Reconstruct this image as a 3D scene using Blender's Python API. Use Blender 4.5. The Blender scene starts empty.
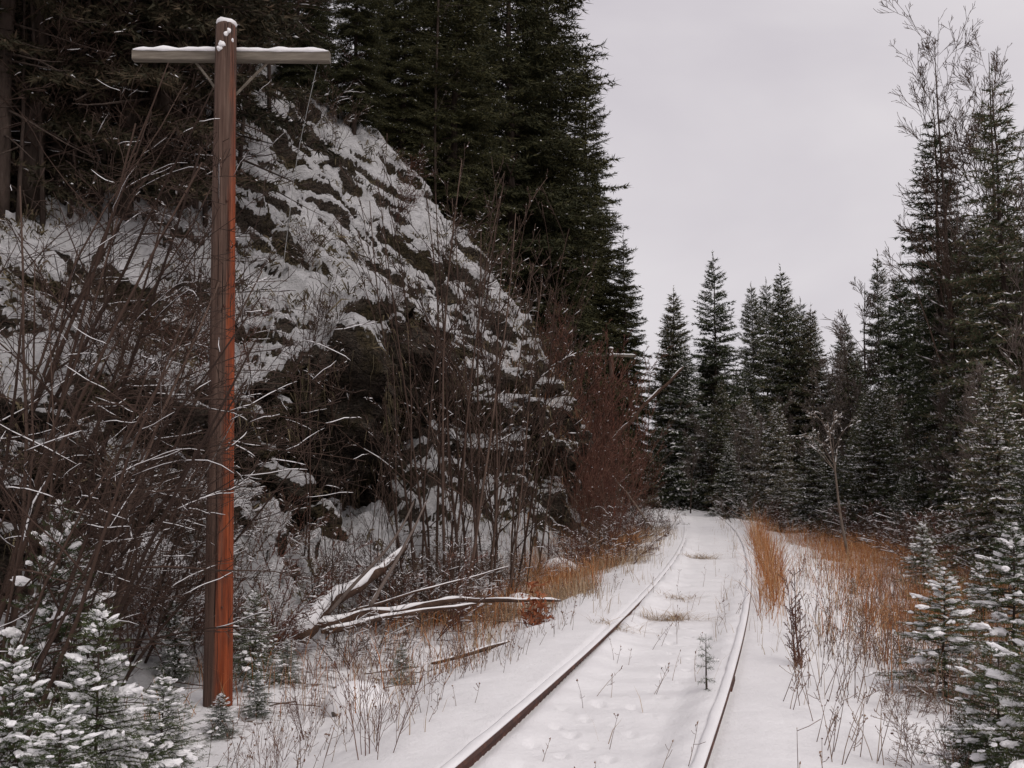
import bpy, math, random
import numpy as np
from mathutils import Vector, Matrix, noise as mn
from mathutils.bvhtree import BVHTree

SC = bpy.context.scene
COL = SC.collection
PI = math.pi
RNG = np.random.default_rng(11)

# ------------------------------------------------------------------ camera
F = 1024.0
CAM_H = 1.75
PITCH = math.atan(84.0 / F)
cam = bpy.data.cameras.new('camera')
cam.sensor_width = 36.0
cam.lens = 36.0
cam.clip_end = 3000.0
cam.clip_start = 0.05
camo = bpy.data.objects.new('camera', cam)
COL.objects.link(camo)
camo.location = (0, 0, CAM_H)
camo.rotation_euler = (PI / 2 + PITCH, 0, 0)
SC.camera = camo

def at(px, py, Y):
    """the point at distance Y ahead that a measured photo position stands for"""
    u = (px - 512) / F
    v = (384 - py) / F
    d = np.array([u, math.cos(PITCH) - v * math.sin(PITCH), math.sin(PITCH) + v * math.cos(PITCH)])
    return d * (Y / d[1]) + np.array([0, 0, CAM_H])

# ------------------------------------------------------------------ mesh builder
class MB:
    def __init__(self):
        self.v, self.f, self.m = [], [], []
        self.n = 0
        self.t = {}

    def add(self, v, f, mat=0):
        v = np.asarray(v, dtype=np.float32).reshape(-1, 3)
        f = np.asarray(f, dtype=np.int32)
        self.v.append(v)
        self.f.append(f + self.n)
        self.m.append(np.full(len(f), mat, dtype=np.int32))
        self.n += len(v)

    def tube(self, pts, rad, sides=5, mat=0):
        pts = np.asarray(pts, dtype=np.float32)
        rad = np.asarray(rad, dtype=np.float32) * np.ones(len(pts), dtype=np.float32)
        self.t.setdefault((len(pts), sides, mat), []).append((pts, rad))

    def _flush(self):
        for (n, s, mat), lst in self.t.items():
            P = np.stack([a for a, b in lst])
            R = np.stack([b for a, b in lst])
            B = len(P)
            T = np.gradient(P, axis=1)
            T /= np.linalg.norm(T, axis=2, keepdims=True) + 1e-9
            ref = np.zeros_like(T)
            ax = (P[:, -1] - P[:, 0])
            ax /= np.linalg.norm(ax, axis=1, keepdims=True) + 1e-9
            vert = np.abs(ax[:, 2]) > 0.8
            ref[vert] = (0, 1, 0)
            ref[~vert] = (0, 0, 1)
            U = np.cross(T, ref)
            U /= np.linalg.norm(U, axis=2, keepdims=True) + 1e-9
            V = np.cross(U, T)
            an = np.arange(s) * 2 * PI / s
            ring = (P[:, :, None, :] + R[:, :, None, None] *
                    (U[:, :, None, :] * np.cos(an)[None, None, :, None] + V[:, :, None, :] * np.sin(an)[None, None, :, None]))
            verts = ring.reshape(-1, 3)
            i = np.arange(n - 1)[:, None] * s
            j = np.arange(s)[None, :]
            j2 = (j + 1) % s
            q = np.stack([i + j, i + j2, i + s + j2, i + s + j], axis=-1).reshape(-1, 4)
            F_ = (q[None] + (np.arange(B) * n * s)[:, None, None]).reshape(-1, 4)
            self.add(verts, F_, mat)
            # end caps as fans of triangles
            if s >= 3:
                k = np.arange(1, s - 1)
                c0 = np.stack([np.zeros_like(k), k + 1, k], axis=-1)
                c1 = np.stack([np.zeros_like(k), k, k + 1], axis=-1) + (n - 1) * s
                cap = np.concatenate([c0, c1])
                cf = (cap[None] + (np.arange(B) * n * s)[:, None, None]).reshape(-1, 3)
                self.f.append(cf.astype(np.int32) + (self.n - len(verts)))
                self.m.append(np.full(len(cf), mat, dtype=np.int32))
        self.t = {}

    def box(self, c, ax, ay, az, mat=0):
        c = np.asarray(c, float)
        ax, ay, az = (np.asarray(q, float) for q in (ax, ay, az))
        v = [c + sx * ax + sy * ay + sz * az for sz in (-1, 1) for sy in (-1, 1) for sx in (-1, 1)]
        self.add(v, [[0, 2, 3, 1], [4, 5, 7, 6], [0, 1, 5, 4], [2, 6, 7, 3], [0, 4, 6, 2], [1, 3, 7, 5]], mat)

    def mesh(self, name, mats, smooth=True):
        self._flush()
        me = bpy.data.meshes.new(name)
        if not self.v:
            return me
        V = np.concatenate(self.v)
        loops = np.concatenate([f.ravel() for f in self.f])
        sizes = np.concatenate([np.full(len(f), f.shape[1], dtype=np.int32) for f in self.f])
        starts = np.concatenate([[0], np.cumsum(sizes)[:-1]]).astype(np.int32)
        me.vertices.add(len(V))
        me.vertices.foreach_set('co', V.ravel())
        me.loops.add(len(loops))
        me.loops.foreach_set('vertex_index', loops)
        me.polygons.add(len(sizes))
        me.polygons.foreach_set('loop_start', starts)
        me.polygons.foreach_set('material_index', np.concatenate(self.m))
        me.polygons.foreach_set('use_smooth', np.full(len(sizes), smooth))
        for m in (mats if isinstance(mats, (list, tuple)) else [mats]):
            me.materials.append(m)
        me.update(calc_edges=True)
        me.validate()
        return me

def link(name, me, parent=None):
    o = bpy.data.objects.new(name, me)
    COL.objects.link(o)
    if parent is not None:
        o.parent = parent
    return o

def tag(o, label, cat=None, group=None, kind=None):
    o['label'] = label
    if cat: o['category'] = cat
    if group: o['group'] = group
    if kind: o['kind'] = kind
    return o

def empty(name, loc=(0, 0, 0), rz=0.0, sc=(1, 1, 1)):
    o = bpy.data.objects.new(name, None)
    COL.objects.link(o)
    o.location = loc
    o.rotation_euler = (0, 0, rz)
    o.scale = sc
    o.empty_display_size = 0.2
    return o

def sm(a, b, x):
    t = np.clip((np.asarray(x, float) - a) / (b - a), 0, 1)
    return t * t * (3 - 2 * t)

# ------------------------------------------------------------------ materials
def newmat(name):
    m = bpy.data.materials.new(name)
    m.use_nodes = True
    nt = m.node_tree
    return m, nt, nt.nodes['Principled BSDF']

def N(nt, t, **kw):
    n = nt.nodes.new(t)
    for k, v in kw.items():
        setattr(n, k, v)
    return n

def ramp(nt, fac, stops):
    r = N(nt, 'ShaderNodeValToRGB')
    el = r.color_ramp.elements
    while len(el) < len(stops):
        el.new(0.5)
    for e, (p, c) in zip(el, stops):
        e.position = p
        e.color = (*c, 1)
    nt.links.new(fac, r.inputs['Fac'])
    return r.outputs['Color']

def noise_tex(nt, scale, detail=4, rough=0.55, vec=None, dist=0.0):
    n = N(nt, 'ShaderNodeTexNoise')
    n.inputs['Scale'].default_value = scale
    n.inputs['Detail'].default_value = detail
    n.inputs['Roughness'].default_value = rough
    n.inputs['Distortion'].default_value = dist
    if vec is not None:
        nt.links.new(vec, n.inputs['Vector'])
    return n.outputs['Fac']

def mapping(nt, scale=(1, 1, 1), rot=(0, 0, 0)):
    tc = N(nt, 'ShaderNodeTexCoord')
    mp = N(nt, 'ShaderNodeMapping')
    mp.inputs['Scale'].default_value = scale
    mp.inputs['Rotation'].default_value = rot
    nt.links.new(tc.outputs['Object'], mp.inputs['Vector'])
    return mp.outputs['Vector']

def math_(nt, op, a, b):
    n = N(nt, 'ShaderNodeMath', operation=op)
    for i, q in enumerate((a, b)):
        if isinstance(q, (int, float)):
            n.inputs[i].default_value = q
        else:
            nt.links.new(q, n.inputs[i])
    return n.outputs[0]

def mix(nt, fac, a, b):
    n = N(nt, 'ShaderNodeMix', data_type='RGBA')
    for s, q in ((n.inputs['Factor'], fac), (n.inputs['A'], a), (n.inputs['B'], b)):
        if isinstance(q, (int, float)):
            s.default_value = q
        elif isinstance(q, tuple):
            s.default_value = (*q, 1)
        else:
            nt.links.new(q, s)
    return n.outputs['Result']

def bump(nt, bs, height, strength=0.5, dist=0.02):
    b = N(nt, 'ShaderNodeBump')
    b.inputs['Strength'].default_value = strength
    b.inputs['Distance'].default_value = dist
    nt.links.new(height, b.inputs['Height'])
    nt.links.new(b.outputs['Normal'], bs.inputs['Normal'])

SNOW_C = (0.84, 0.825, 0.83)

def mat_snow():
    m, nt, bs = newmat('snow')
    v = mapping(nt)
    f = noise_tex(nt, 3.0, 5, 0.6, v)
    c = ramp(nt, f, [(0.3, (0.79, 0.775, 0.78)), (0.6, SNOW_C)])
    nt.links.new(c, bs.inputs['Base Color'])
    bs.inputs['Roughness'].default_value = 0.65
    bs.inputs['Specular IOR Level'].default_value = 0.2
    bump(nt, bs, noise_tex(nt, 22.0, 5, 0.65, v), 0.35, 0.02)
    return m

def mat_island(name, stops, rough=0.8, spec=0.15, objvar=0.35, trans=0.0):
    """colour that varies from needle to needle (or blade to blade) and from plant to plant"""
    m, nt, bs = newmat(name)
    g = N(nt, 'ShaderNodeNewGeometry')
    oi = N(nt, 'ShaderNodeObjectInfo')
    a = math_(nt, 'MULTIPLY', g.outputs['Random Per Island'], 1 - objvar)
    b = math_(nt, 'MULTIPLY', oi.outputs['Random'], objvar)
    c = ramp(nt, math_(nt, 'ADD', a, b), stops)
    nt.links.new(c, bs.inputs['Base Color'])
    bs.inputs['Roughness'].default_value = rough
    bs.inputs['Specular IOR Level'].default_value = spec
    return m

def mat_bark(name, stops, scale=(14, 14, 3), bs_strength=0.7):
    m, nt, bs = newmat(name)
    v = mapping(nt, scale)
    f = noise_tex(nt, 1.0, 6, 0.65, v, 0.4)
    nt.links.new(ramp(nt, f, stops), bs.inputs['Base Color'])
    bs.inputs['Roughness'].default_value = 0.9
    bs.inputs['Specular IOR Level'].default_value = 0.1
    bump(nt, bs, f, bs_strength, 0.02)
    return m

SNOW = mat_snow()
NEEDLE = mat_island('spruce_needles', [(0.0, (0.028, 0.035, 0.020)), (0.35, (0.062, 0.078, 0.042)), (0.68, (0.120, 0.120, 0.068)), (0.82, (0.17, 0.125, 0.080)), (1.0, (0.24, 0.19, 0.14))])
NEEDLE_DARK = mat_island('dark_needles', [(0.0, (0.018, 0.022, 0.010)), (0.45, (0.046, 0.046, 0.023)), (0.8, (0.100, 0.092, 0.038)), (1.0, (0.15, 0.105, 0.055))])
NEEDLE_DIM = mat_island('gloomy_needles', [(0.0, (0.016, 0.015, 0.010)), (0.5, (0.036, 0.032, 0.018)), (0.8, (0.075, 0.055, 0.034)), (1.0, (0.12, 0.08, 0.055))])
NEEDLE_YOUNG = mat_island('young_needles', [(0.0, (0.026, 0.042, 0.018)), (0.6, (0.062, 0.086, 0.034)), (0.9, (0.12, 0.13, 0.055)), (1.0, (0.16, 0.11, 0.06))])
BARK = mat_bark('dark_bark', [(0.3, (0.030, 0.022, 0.018)), (0.6, (0.075, 0.055, 0.045)), (0.8, (0.13, 0.11, 0.095))])
BARK_PALE = mat_bark('pale_bark', [(0.3, (0.10, 0.075, 0.06)), (0.6, (0.21, 0.17, 0.14)), (0.8, (0.33, 0.29, 0.25))])
TWIG = mat_island('brown_twigs', [(0.0, (0.050, 0.032, 0.024)), (0.6, (0.095, 0.062, 0.047)), (1.0, (0.17, 0.12, 0.09))])
TWIG_DARK = mat_island('dark_twigs', [(0.0, (0.028, 0.017, 0.013)), (0.6, (0.060, 0.037, 0.028)), (1.0, (0.12, 0.08, 0.062))])
TWIG_RED = mat_island('red_twigs', [(0.0, (0.066, 0.030, 0.022)), (0.6, (0.125, 0.056, 0.040)), (1.0, (0.19, 0.105, 0.075))])
TWIG_GREY = mat_island('grey_twigs', [(0.0, (0.08, 0.06, 0.05)), (0.6, (0.14, 0.11, 0.095)), (1.0, (0.22, 0.18, 0.16))])
STRAW = mat_island('straw', [(0.0, (0.20, 0.13, 0.075)), (0.5, (0.33, 0.23, 0.14)), (1.0, (0.47, 0.36, 0.24))], objvar=0.0)
RUSSET = mat_island('russet_grass', [(0.0, (0.16, 0.055, 0.022)), (0.40, (0.36, 0.135, 0.045)), (0.72, (0.44, 0.21, 0.085)), (1.0, (0.50, 0.36, 0.22))], objvar=0.0)
OLIVE = mat_island('olive_tufts', [(0.0, (0.045, 0.036, 0.022)), (0.5, (0.085, 0.068, 0.040)), (1.0, (0.17, 0.135, 0.080))], objvar=0.0)
WEED = mat_island('weed_stems', [(0.0, (0.085, 0.042, 0.032)), (0.6, (0.18, 0.105, 0.075)), (1.0, (0.33, 0.235, 0.165))], objvar=0.0)
LEAF_RED = mat_island('dead_leaves', [(0.0, (0.16, 0.045, 0.02)), (0.6, (0.28, 0.09, 0.04)), (1.0, (0.36, 0.16, 0.08))], objvar=0.0)

def mat_hill():
    m, nt, bs = newmat('rock_soil_and_snow')
    v = mapping(nt)
    vs = mapping(nt, (1.0, 1.0, 2.6), (0.5, 0.35, 0))
    rockn = noise_tex(nt, 2.2, 8, 0.68, vs, 0.6)
    rock = ramp(nt, rockn, [(0.28, (0.026, 0.020, 0.016)), (0.45, (0.070, 0.054, 0.042)), (0.60, (0.13, 0.105, 0.083)), (0.78, (0.27, 0.235, 0.20))])
    moss = ramp(nt, noise_tex(nt, 9.0, 5, 0.6, v), [(0.35, (0.032, 0.026, 0.015)), (0.7, (0.12, 0.092, 0.052))])
    mf = ramp(nt, noise_tex(nt, 1.1, 5, 0.65, v), [(0.48, (0, 0, 0)), (0.60, (1, 1, 1))])
    base = mix(nt, mf, rock, moss)
    spk = ramp(nt, noise_tex(nt, 26.0, 6, 0.75, v), [(0.34, (0.35, 0.35, 0.35)), (0.52, (1, 1, 1)), (0.70, (1.9, 1.85, 1.75))])
    mlt = N(nt, 'ShaderNodeMix', data_type='RGBA', blend_type='MULTIPLY')
    mlt.inputs['Factor'].default_value = 1.0
    nt.links.new(base, mlt.inputs['A']); nt.links.new(spk, mlt.inputs['B'])
    base = mlt.outputs['Result']
    at_ = N(nt, 'ShaderNodeAttribute', attribute_name='snow')
    fine = noise_tex(nt, 13.0, 5, 0.7, v)
    mid = noise_tex(nt, 4.0, 5, 0.65, v)
    s = math_(nt, 'ADD', at_.outputs['Fac'], math_(nt, 'MULTIPLY', math_(nt, 'SUBTRACT', fine, 0.5), 0.9))
    s = math_(nt, 'ADD', s, math_(nt, 'MULTIPLY', math_(nt, 'SUBTRACT', mid, 0.5), 1.1))
    sf = ramp(nt, s, [(0.44, (0, 0, 0)), (0.54, (1, 1, 1))])
    c = mix(nt, sf, base, SNOW_C)
    nt.links.new(c, bs.inputs['Base Color'])
    bs.inputs['Roughness'].default_value = 0.85
    bs.inputs['Specular IOR Level'].default_value = 0.15
    vc = N(nt, 'ShaderNodeTexVoronoi', feature='DISTANCE_TO_EDGE')
    vc.inputs['Scale'].default_value = 3.1
    wn = N(nt, 'ShaderNodeVectorMath', operation='ADD')
    dn = N(nt, 'ShaderNodeTexNoise'); dn.inputs['Scale'].default_value = 1.6; dn.inputs['Detail'].default_value = 5
    nt.links.new(v, dn.inputs['Vector']); nt.links.new(vs, wn.inputs[0]); nt.links.new(dn.outputs['Color'], wn.inputs[1])
    nt.links.new(wn.outputs[0], vc.inputs['Vector'])
    crack = ramp(nt, vc.outputs['Distance'], [(0.0, (0, 0, 0)), (0.07, (1, 1, 1))])
    hb = math_(nt, 'ADD', math_(nt, 'MULTIPLY', rockn, 1.0), math_(nt, 'MULTIPLY', s, 0.5))
    hb = math_(nt, 'ADD', hb, math_(nt, 'MULTIPLY', crack, math_(nt, 'MULTIPLY', math_(nt, 'SUBTRACT', 1.0, sf), 0.45)))
    hb = math_(nt, 'ADD', hb, math_(nt, 'MULTIPLY', noise_tex(nt, 18.0, 6, 0.75, vs), 0.35))
    bump(nt, bs, hb, 1.0, 0.22)
    return m

def mat_ground():
    m, nt, bs = newmat('ground_snow')
    v = mapping(nt)
    at_ = N(nt, 'ShaderNodeAttribute', attribute_name='litter')
    fine = noise_tex(nt, 11.0, 6, 0.7, v)
    mid = noise_tex(nt, 1.7, 5, 0.65, v)
    s = math_(nt, 'ADD', at_.outputs['Fac'], math_(nt, 'MULTIPLY', math_(nt, 'SUBTRACT', fine, 0.5), 1.0))
    s = math_(nt, 'ADD', s, math_(nt, 'MULTIPLY', math_(nt, 'SUBTRACT', mid, 0.5), 0.9))
    sf = ramp(nt, s, [(0.50, (0, 0, 0)), (0.66, (1, 1, 1))])
    soil = ramp(nt, noise_tex(nt, 20.0, 5, 0.7, v), [(0.3, (0.045, 0.030, 0.020)), (0.6, (0.13, 0.085, 0.055)), (0.8, (0.24, 0.17, 0.11))])
    sn = ramp(nt, noise_tex(nt, 2.2, 5, 0.6, v), [(0.3, (0.79, 0.775, 0.78)), (0.6, SNOW_C)])
    nt.links.new(mix(nt, sf, sn, soil), bs.inputs['Base Color'])
    bs.inputs['Roughness'].default_value = 0.7
    bs.inputs['Specular IOR Level'].default_value = 0.2
    bump(nt, bs, noise_tex(nt, 9.0, 9, 0.72, v), 0.6, 0.04)
    return m

def mat_pole():
    m, nt, bs = newmat('weathered_pole_wood')
    tc = N(nt, 'ShaderNodeTexCoord')
    sep = N(nt, 'ShaderNodeSeparateXYZ')
    nt.links.new(tc.outputs['Object'], sep.inputs[0])
    v = mapping(nt, (38, 38, 1.1))
    grain = noise_tex(nt, 1.0, 7, 0.68, v, 0.5)
    vb = mapping(nt, (7, 7, 0.55))
    blot = noise_tex(nt, 1.0, 5, 0.6, vb, 0.3)
    grey = ramp(nt, grain, [(0.28, (0.048, 0.028, 0.021)), (0.52, (0.110, 0.068, 0.052)), (0.78, (0.19, 0.13, 0.10))])
    red = ramp(nt, grain, [(0.28, (0.095, 0.020, 0.009)), (0.52, (0.28, 0.060, 0.020)), (0.78, (0.42, 0.13, 0.05))])
    # the strip where the bark side weathered away: world +x side of the pole, fading out up the pole
    x = math_(nt, 'MULTIPLY', sep.outputs['X'], 9.0)
    z = math_(nt, 'MULTIPLY', sep.outputs['Z'], -0.16)
    s = math_(nt, 'ADD', math_(nt, 'ADD', x, z), math_(nt, 'MULTIPLY', math_(nt, 'SUBTRACT', blot, 0.5), 2.4))
    s = math_(nt, 'ADD', s, math_(nt, 'MULTIPLY', math_(nt, 'SUBTRACT', grain, 0.5), 1.2))
    f = ramp(nt, math_(nt, 'ADD', s, 0.35), [(0.05, (0, 0, 0)), (0.75, (1, 1, 1))])
    vc_ = mapping(nt, (70, 70, 0.8))
    ck = ramp(nt, noise_tex(nt, 1.0, 4, 0.6, vc_, 0.2), [(0.34, (0, 0, 0)), (0.42, (1, 1, 1))])
    wear = ramp(nt, noise_tex(nt, 1.0, 6, 0.7, mapping(nt, (9, 9, 2.2)), 0.5), [(0.42, (0, 0, 0)), (0.62, (1, 1, 1))])
    wood = mix(nt, math_(nt, 'MULTIPLY', wear, 0.45), mix(nt, f, grey, red), (0.060, 0.032, 0.024))
    nt.links.new(mix(nt, ck, (0.022, 0.012, 0.009), wood), bs.inputs['Base Color'])
    bs.inputs['Roughness'].default_value = 0.8
    bs.inputs['Specular IOR Level'].default_value = 0.2
    bump(nt, bs, math_(nt, 'ADD', grain, ck), 0.9, 0.012)
    return m

def mat_simple(name, stops, scale=(6, 6, 6), rough=0.8, metal=0.0):
    m, nt, bs = newmat(name)
    f = noise_tex(nt, 1.0, 6, 0.65, mapping(nt, scale))
    nt.links.new(ramp(nt, f, stops), bs.inputs['Base Color'])
    bs.inputs['Roughness'].default_value = rough
    bs.inputs['Metallic'].default_value = metal
    bump(nt, bs, f, 0.4, 0.006)
    return m

HILL = mat_hill()
GROUND = mat_ground()
POLE = mat_pole()
ARM = mat_simple('grey_arm_wood', [(0.3, (0.085, 0.068, 0.052)), (0.55, (0.16, 0.135, 0.105)), (0.75, (0.26, 0.225, 0.18))], (2.5, 30, 30))
RUST = mat_simple('rusty_steel', [(0.3, (0.026, 0.010, 0.008)), (0.55, (0.080, 0.030, 0.019)), (0.75, (0.19, 0.075, 0.042))], (9, 9, 9), 0.75, 0.2)
WIRE = mat_simple('dull_wire', [(0.3, (0.16, 0.16, 0.16)), (0.7, (0.30, 0.30, 0.29))], (9, 9, 9), 0.6, 0.3)
GLASS = mat_simple('insulator_glass', [(0.3, (0.22, 0.28, 0.27)), (0.7, (0.34, 0.40, 0.39))], (9, 9, 9), 0.25)
STONE = mat_simple('dark_stone', [(0.3, (0.04, 0.033, 0.027)), (0.55, (0.09, 0.076, 0.062)), (0.75, (0.19, 0.165, 0.14))], (5, 5, 5), 0.9)
LOGM = mat_bark('log_bark', [(0.3, (0.035, 0.022, 0.016)), (0.6, (0.09, 0.055, 0.04)), (0.8, (0.16, 0.11, 0.08))], (9, 9, 9))

# ------------------------------------------------------------------ track and ground
def xc0(y):
    return -1.51 + 0.32 * y - 0.0026 * y * y

def xc(y):
    y = np.asarray(y, float)
    yy = np.minimum(y, 62)
    b = xc0(yy) - 0.010 * np.clip(yy - 36, 0, None) ** 2
    return b + (y - yy) * (0.32 - 0.0052 * 62 - 0.52)

def slope(y):
    return (xc(np.asarray(y) + 0.05) - xc(np.asarray(y) - 0.05)) / 0.1

def lat(x, y):
    m = slope(y)
    return (x - xc(y)) / np.sqrt(1 + m * m)

_nz = np.vectorize(lambda x, y, s, z: mn.noise(Vector((x * s, y * s, z))))
_fb = np.vectorize(lambda x, y, s, z: mn.fractal(Vector((x * s, y * s, z)), 0.9, 2.1, 4))

FOOT = []
_r = random.Random(5)
for k in range(34):   # a fox-like line of prints wandering up the track
    t = k / 33
    y = 6.4 + 9.5 * t
    FOOT.append((float(xc(y)) - 0.05 + 0.22 * math.sin(5 * t) + (0.09 if k % 2 else -0.09) + _r.uniform(-.03, .03), y, _r.uniform(.032, .05), _r.uniform(.015, .026)))
for k in range(12):
    t = k / 11
    y = 5.6 + 2.6 * t
    FOOT.append((float(xc(y)) - 0.30 - 0.1 * t + (0.1 if k % 2 else -0.1) + _r.uniform(-.04, .04), y, _r.uniform(.04, .06), _r.uniform(.016, .028)))

def ground_z(x, y, detail=True):
    x = np.asarray(x, float); y = np.asarray(y, float)
    s = lat(x, y)
    a = np.abs(s)
    n1 = _fb(x, y, 0.55, 3.1)
    bed = -0.100 + 0.058 * sm(9, 18, y) + 0.03 * sm(-0.2, -0.68, s) * sm(7, 10, y) + (0.092 - 0.056 * sm(9, 18, y)) * sm(0.30, 0.60, s) * sm(0.71, 0.67, s) - (-0.012 + 0.070 * sm(8, 18, y)) * sm(.69, .74, s) * sm(1.25, 0.95, s)
    bed = bed + 0.100 * sm(-0.69, -0.76, s) * (1 - 0.8 * sm(10, 17, y))       # snow banked flush with the outer side of the near rail
    tie = np.cos(2 * PI * y / 0.56) * 0.007 * sm(.66, .55, a)
    side = np.where(s < 0, -0.44, -0.30)
    z = bed + (side - bed) * sm(1.05, 2.9, a) + tie
    out = sm(1.0, 1.8, a)
    bed_n = _fb(x, y, 1.3, 6.0)
    z = z + sm(.72, .60, a) * (0.034 * sm(-.35, -.62, s) + np.clip(bed_n, -.3, .6) * .07 * sm(9, 12, y) * sm(-.1, -.6, s))
    calm = 1 - 0.85 * np.exp(-((a - .70) / .16) ** 2)
    z = z + n1 * (0.022 * calm + 0.07 * out) + sm(14, 30, y) * (1 - out) * _nz(x, y, 1.3, 8.0) * 0.02
    z = z + sm(6, 22, s) * 0.7 + sm(-4.5, -9, s) * 0.1 + sm(60, 120, y) * 3.0 - 0.5 * sm(44, 62, y)
    if detail:
        z = z + _nz(x, y, 2.6, 1.0) * (0.008 * calm + 0.03 * out)
    return z

def axis(segs):
    out = []
    for a, b, st in segs:
        n = max(1, int(round((b - a) / st)))
        out += list(a + (b - a) * np.arange(n) / n)
    out.append(segs[-1][1])
    return np.array(out)

gx = axis([(-600, -80, 65), (-80, -20, 6), (-20, -8, .6), (-8, -1.2, .09), (-1.2, 4.2, .034), (4.2, 14, .12), (14, 30, .6), (30, 90, 5), (90, 600, 60)])
gy = axis([(-60, -6, 9), (-6, 3, .6), (3, 5, .1), (5, 13, .036), (13, 26, .09), (26, 62, .3), (62, 120, 3), (120, 1200, 90)])
GX, GY = np.meshgrid(gx, gy)
GZ = ground_z(GX, GY)
for fx, fy, fr, fd in FOOT:
    d2 = ((GX - fx) / (fr * 0.8)) ** 2 + ((GY - fy) / (fr * 1.35)) ** 2
    GZ += np.where(d2 < 9, -1.5 * fd * np.exp(-d2 * 1.2) + fd * 0.35 * np.exp(-(np.sqrt(d2) - 1.5) ** 2 * 3), 0)
nr, nc = GX.shape
idx = (np.arange(nr - 1)[:, None] * nc + np.arange(nc - 1)[None, :])
mb = MB()
mb.add(np.stack([GX, GY, GZ], -1).reshape(-1, 3), np.stack([idx, idx + 1, idx + nc + 1, idx + nc], -1).reshape(-1, 4))
gme = mb.mesh('ground', GROUND)
S = lat(GX, GY)
lit = 0.45 * sm(-1.8, -3.2, S) + 0.37 * sm(1.5, 4.5, S) + 0.30 * sm(6.5, 11, S) + 0.25 * sm(30, 45, GY) * sm(0.9, 1.3, np.abs(S)) + 0.3 * sm(55, 70, GY)
lit = lit - 0.1 * sm(1.3, 0.8, np.abs(S)) + 0.12 * np.exp(-((np.abs(S) - 1.35) / 0.4) ** 2)
a = gme.attributes.new('litter', 'FLOAT', 'POINT')
a.data.foreach_set('value', lit.astype(np.float32).ravel())
ground = tag(link('ground', gme), 'snow covered ground and railway bed running between the forest edges', kind='structure')

# ------------------------------------------------------------------ rock hillside on the inside of the bend
KEYS = {
    3:    [(2.2, -.75), (6.0, -.60), (8.6, .7), (9.0, 2.4), (11, 3.4), (11.4, 4.4), (14, 5.6), (17, 7.5), (26, 11), (60, 20)],
    9:    [(2.2, -.75), (5.0, -.58), (7.2, .7), (7.5, 2.5), (9.0, 3.3), (9.3, 4.1), (11, 5.0), (12, 6.6), (18, 9.5), (60, 20)],
    12.5: [(2.2, -.75), (4.5, -.52), (6.4, .8), (6.6, 2.7), (8.0, 3.4), (8.3, 4.3), (9.8, 5.3), (10.5, 6.8), (16, 9.5), (60, 20)],
    15.3: [(2.2, -.75), (4.2, -.42), (6.1, 1.0), (5.45, 3.8), (7.2, 4.7), (7.7, 5.5), (9.4, 7.2), (10.8, 8.9), (16, 11.5), (60, 20)],
    17.5: [(2.2, -.75), (4.1, -.30), (6.2, 1.2), (5.05, 4.75), (7.0, 5.7), (7.8, 6.6), (9.4, 8.6), (11.2, 10.9), (17, 13.5), (60, 20)],
    18.9: [(2.2, -.75), (3.9, -.26), (5.85, 2.2), (5.45, 4.5), (6.8, 5.6), (7.5, 6.6), (9.1, 8.9), (11.2, 11.4), (17, 13.8), (60, 20)],
    20.5: [(2.2, -.75), (3.7, -.20), (5.0, 1.9), (5.2, 3.4), (6.3, 5.0), (6.9, 6.4), (8.6, 9.1), (11.0, 11.8), (17, 14), (60, 20)],
    24:   [(2.2, -.75), (3.0, -.15), (3.4, 1.5), (3.75, 4.0), (4.8, 6.0), (6.1, 7.7), (8.4, 10.0), (10.8, 11.9), (17, 14), (60, 20)],
    26.5: [(2.2, -.75), (3.4, -.15), (4.2, 1.0), (4.9, 2.9), (6.2, 4.5), (7.6, 6.2), (9.6, 8.4), (12, 10.5), (18, 13.5), (60, 20)],
    30:   [(2.2, -.75), (4.2, -.20), (5.6, .7), (6.8, 1.8), (8.2, 3.0), (9.6, 4.3), (12, 6.6), (15, 9.0), (22, 12.5), (60, 20)],
    42:   [(2.2, -.75), (4.8, -.25), (6.8, .7), (9.0, 1.8), (11, 2.9), (13, 4.2), (15.5, 6.0), (19, 8.0), (27, 11), (60, 20)],
    90:   [(2.2, -.75), (5.5, -.25), (8.0, .7), (11, 1.8), (14, 2.9), (17, 4.2), (21, 6.0), (26, 8.0), (36, 11), (70, 20)],
}
us_k = np.array(sorted(KEYS))
K = np.array([KEYS[u] for u in us_k])
def herm(u):
    i = np.clip(np.searchsorted(us_k, u, side='right') - 1, 0, len(us_k) - 2)
    t = ((u - us_k[i]) / (us_k[i + 1] - us_k[i]))[:, None, None]
    t = 0.45 * t + 0.55 * t * t * (3 - 2 * t)
    return K[i] * (1 - t) + K[i + 1] * t
hu = axis([(3, 8.5, .25), (8.5, 27.5, .052), (27.5, 45, .35), (45, 90, 1.5)])
PR = herm(hu)
cnt = [10, 40, 64, 70, 46, 60, 66, 40, 24]
ts = np.concatenate([i + np.arange(c) / c for i, c in enumerate(cnt)] + [[9.0]])
ti = np.minimum(ts.astype(int), 8)
tf = ts - ti
PD = PR[:, ti, 0] * (1 - tf) + PR[:, ti + 1, 0] * tf
PZ = PR[:, ti, 1] * (1 - tf) + PR[:, ti + 1, 1] * tf
ker = np.array([1, 2, 3, 4, 3, 2, 1.]); ker /= ker.sum()
def smooth_t(A):
    B = np.pad(A, ((0, 0), (3, 3)), mode='edge')
    return sum(ker[k] * B[:, k:k + A.shape[1]] for k in range(7))
PD = smooth_t(PD); PZ = smooth_t(PZ)
cy = hu; cxx = xc0(hu); cm = 0.32 - 0.0052 * hu
nl = np.stack([-1 / np.sqrt(1 + cm * cm), cm / np.sqrt(1 + cm * cm)], -1)
HX = cxx[:, None] + nl[:, None, 0] * PD
HY = cy[:, None] + nl[:, None, 1] * PD
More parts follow.
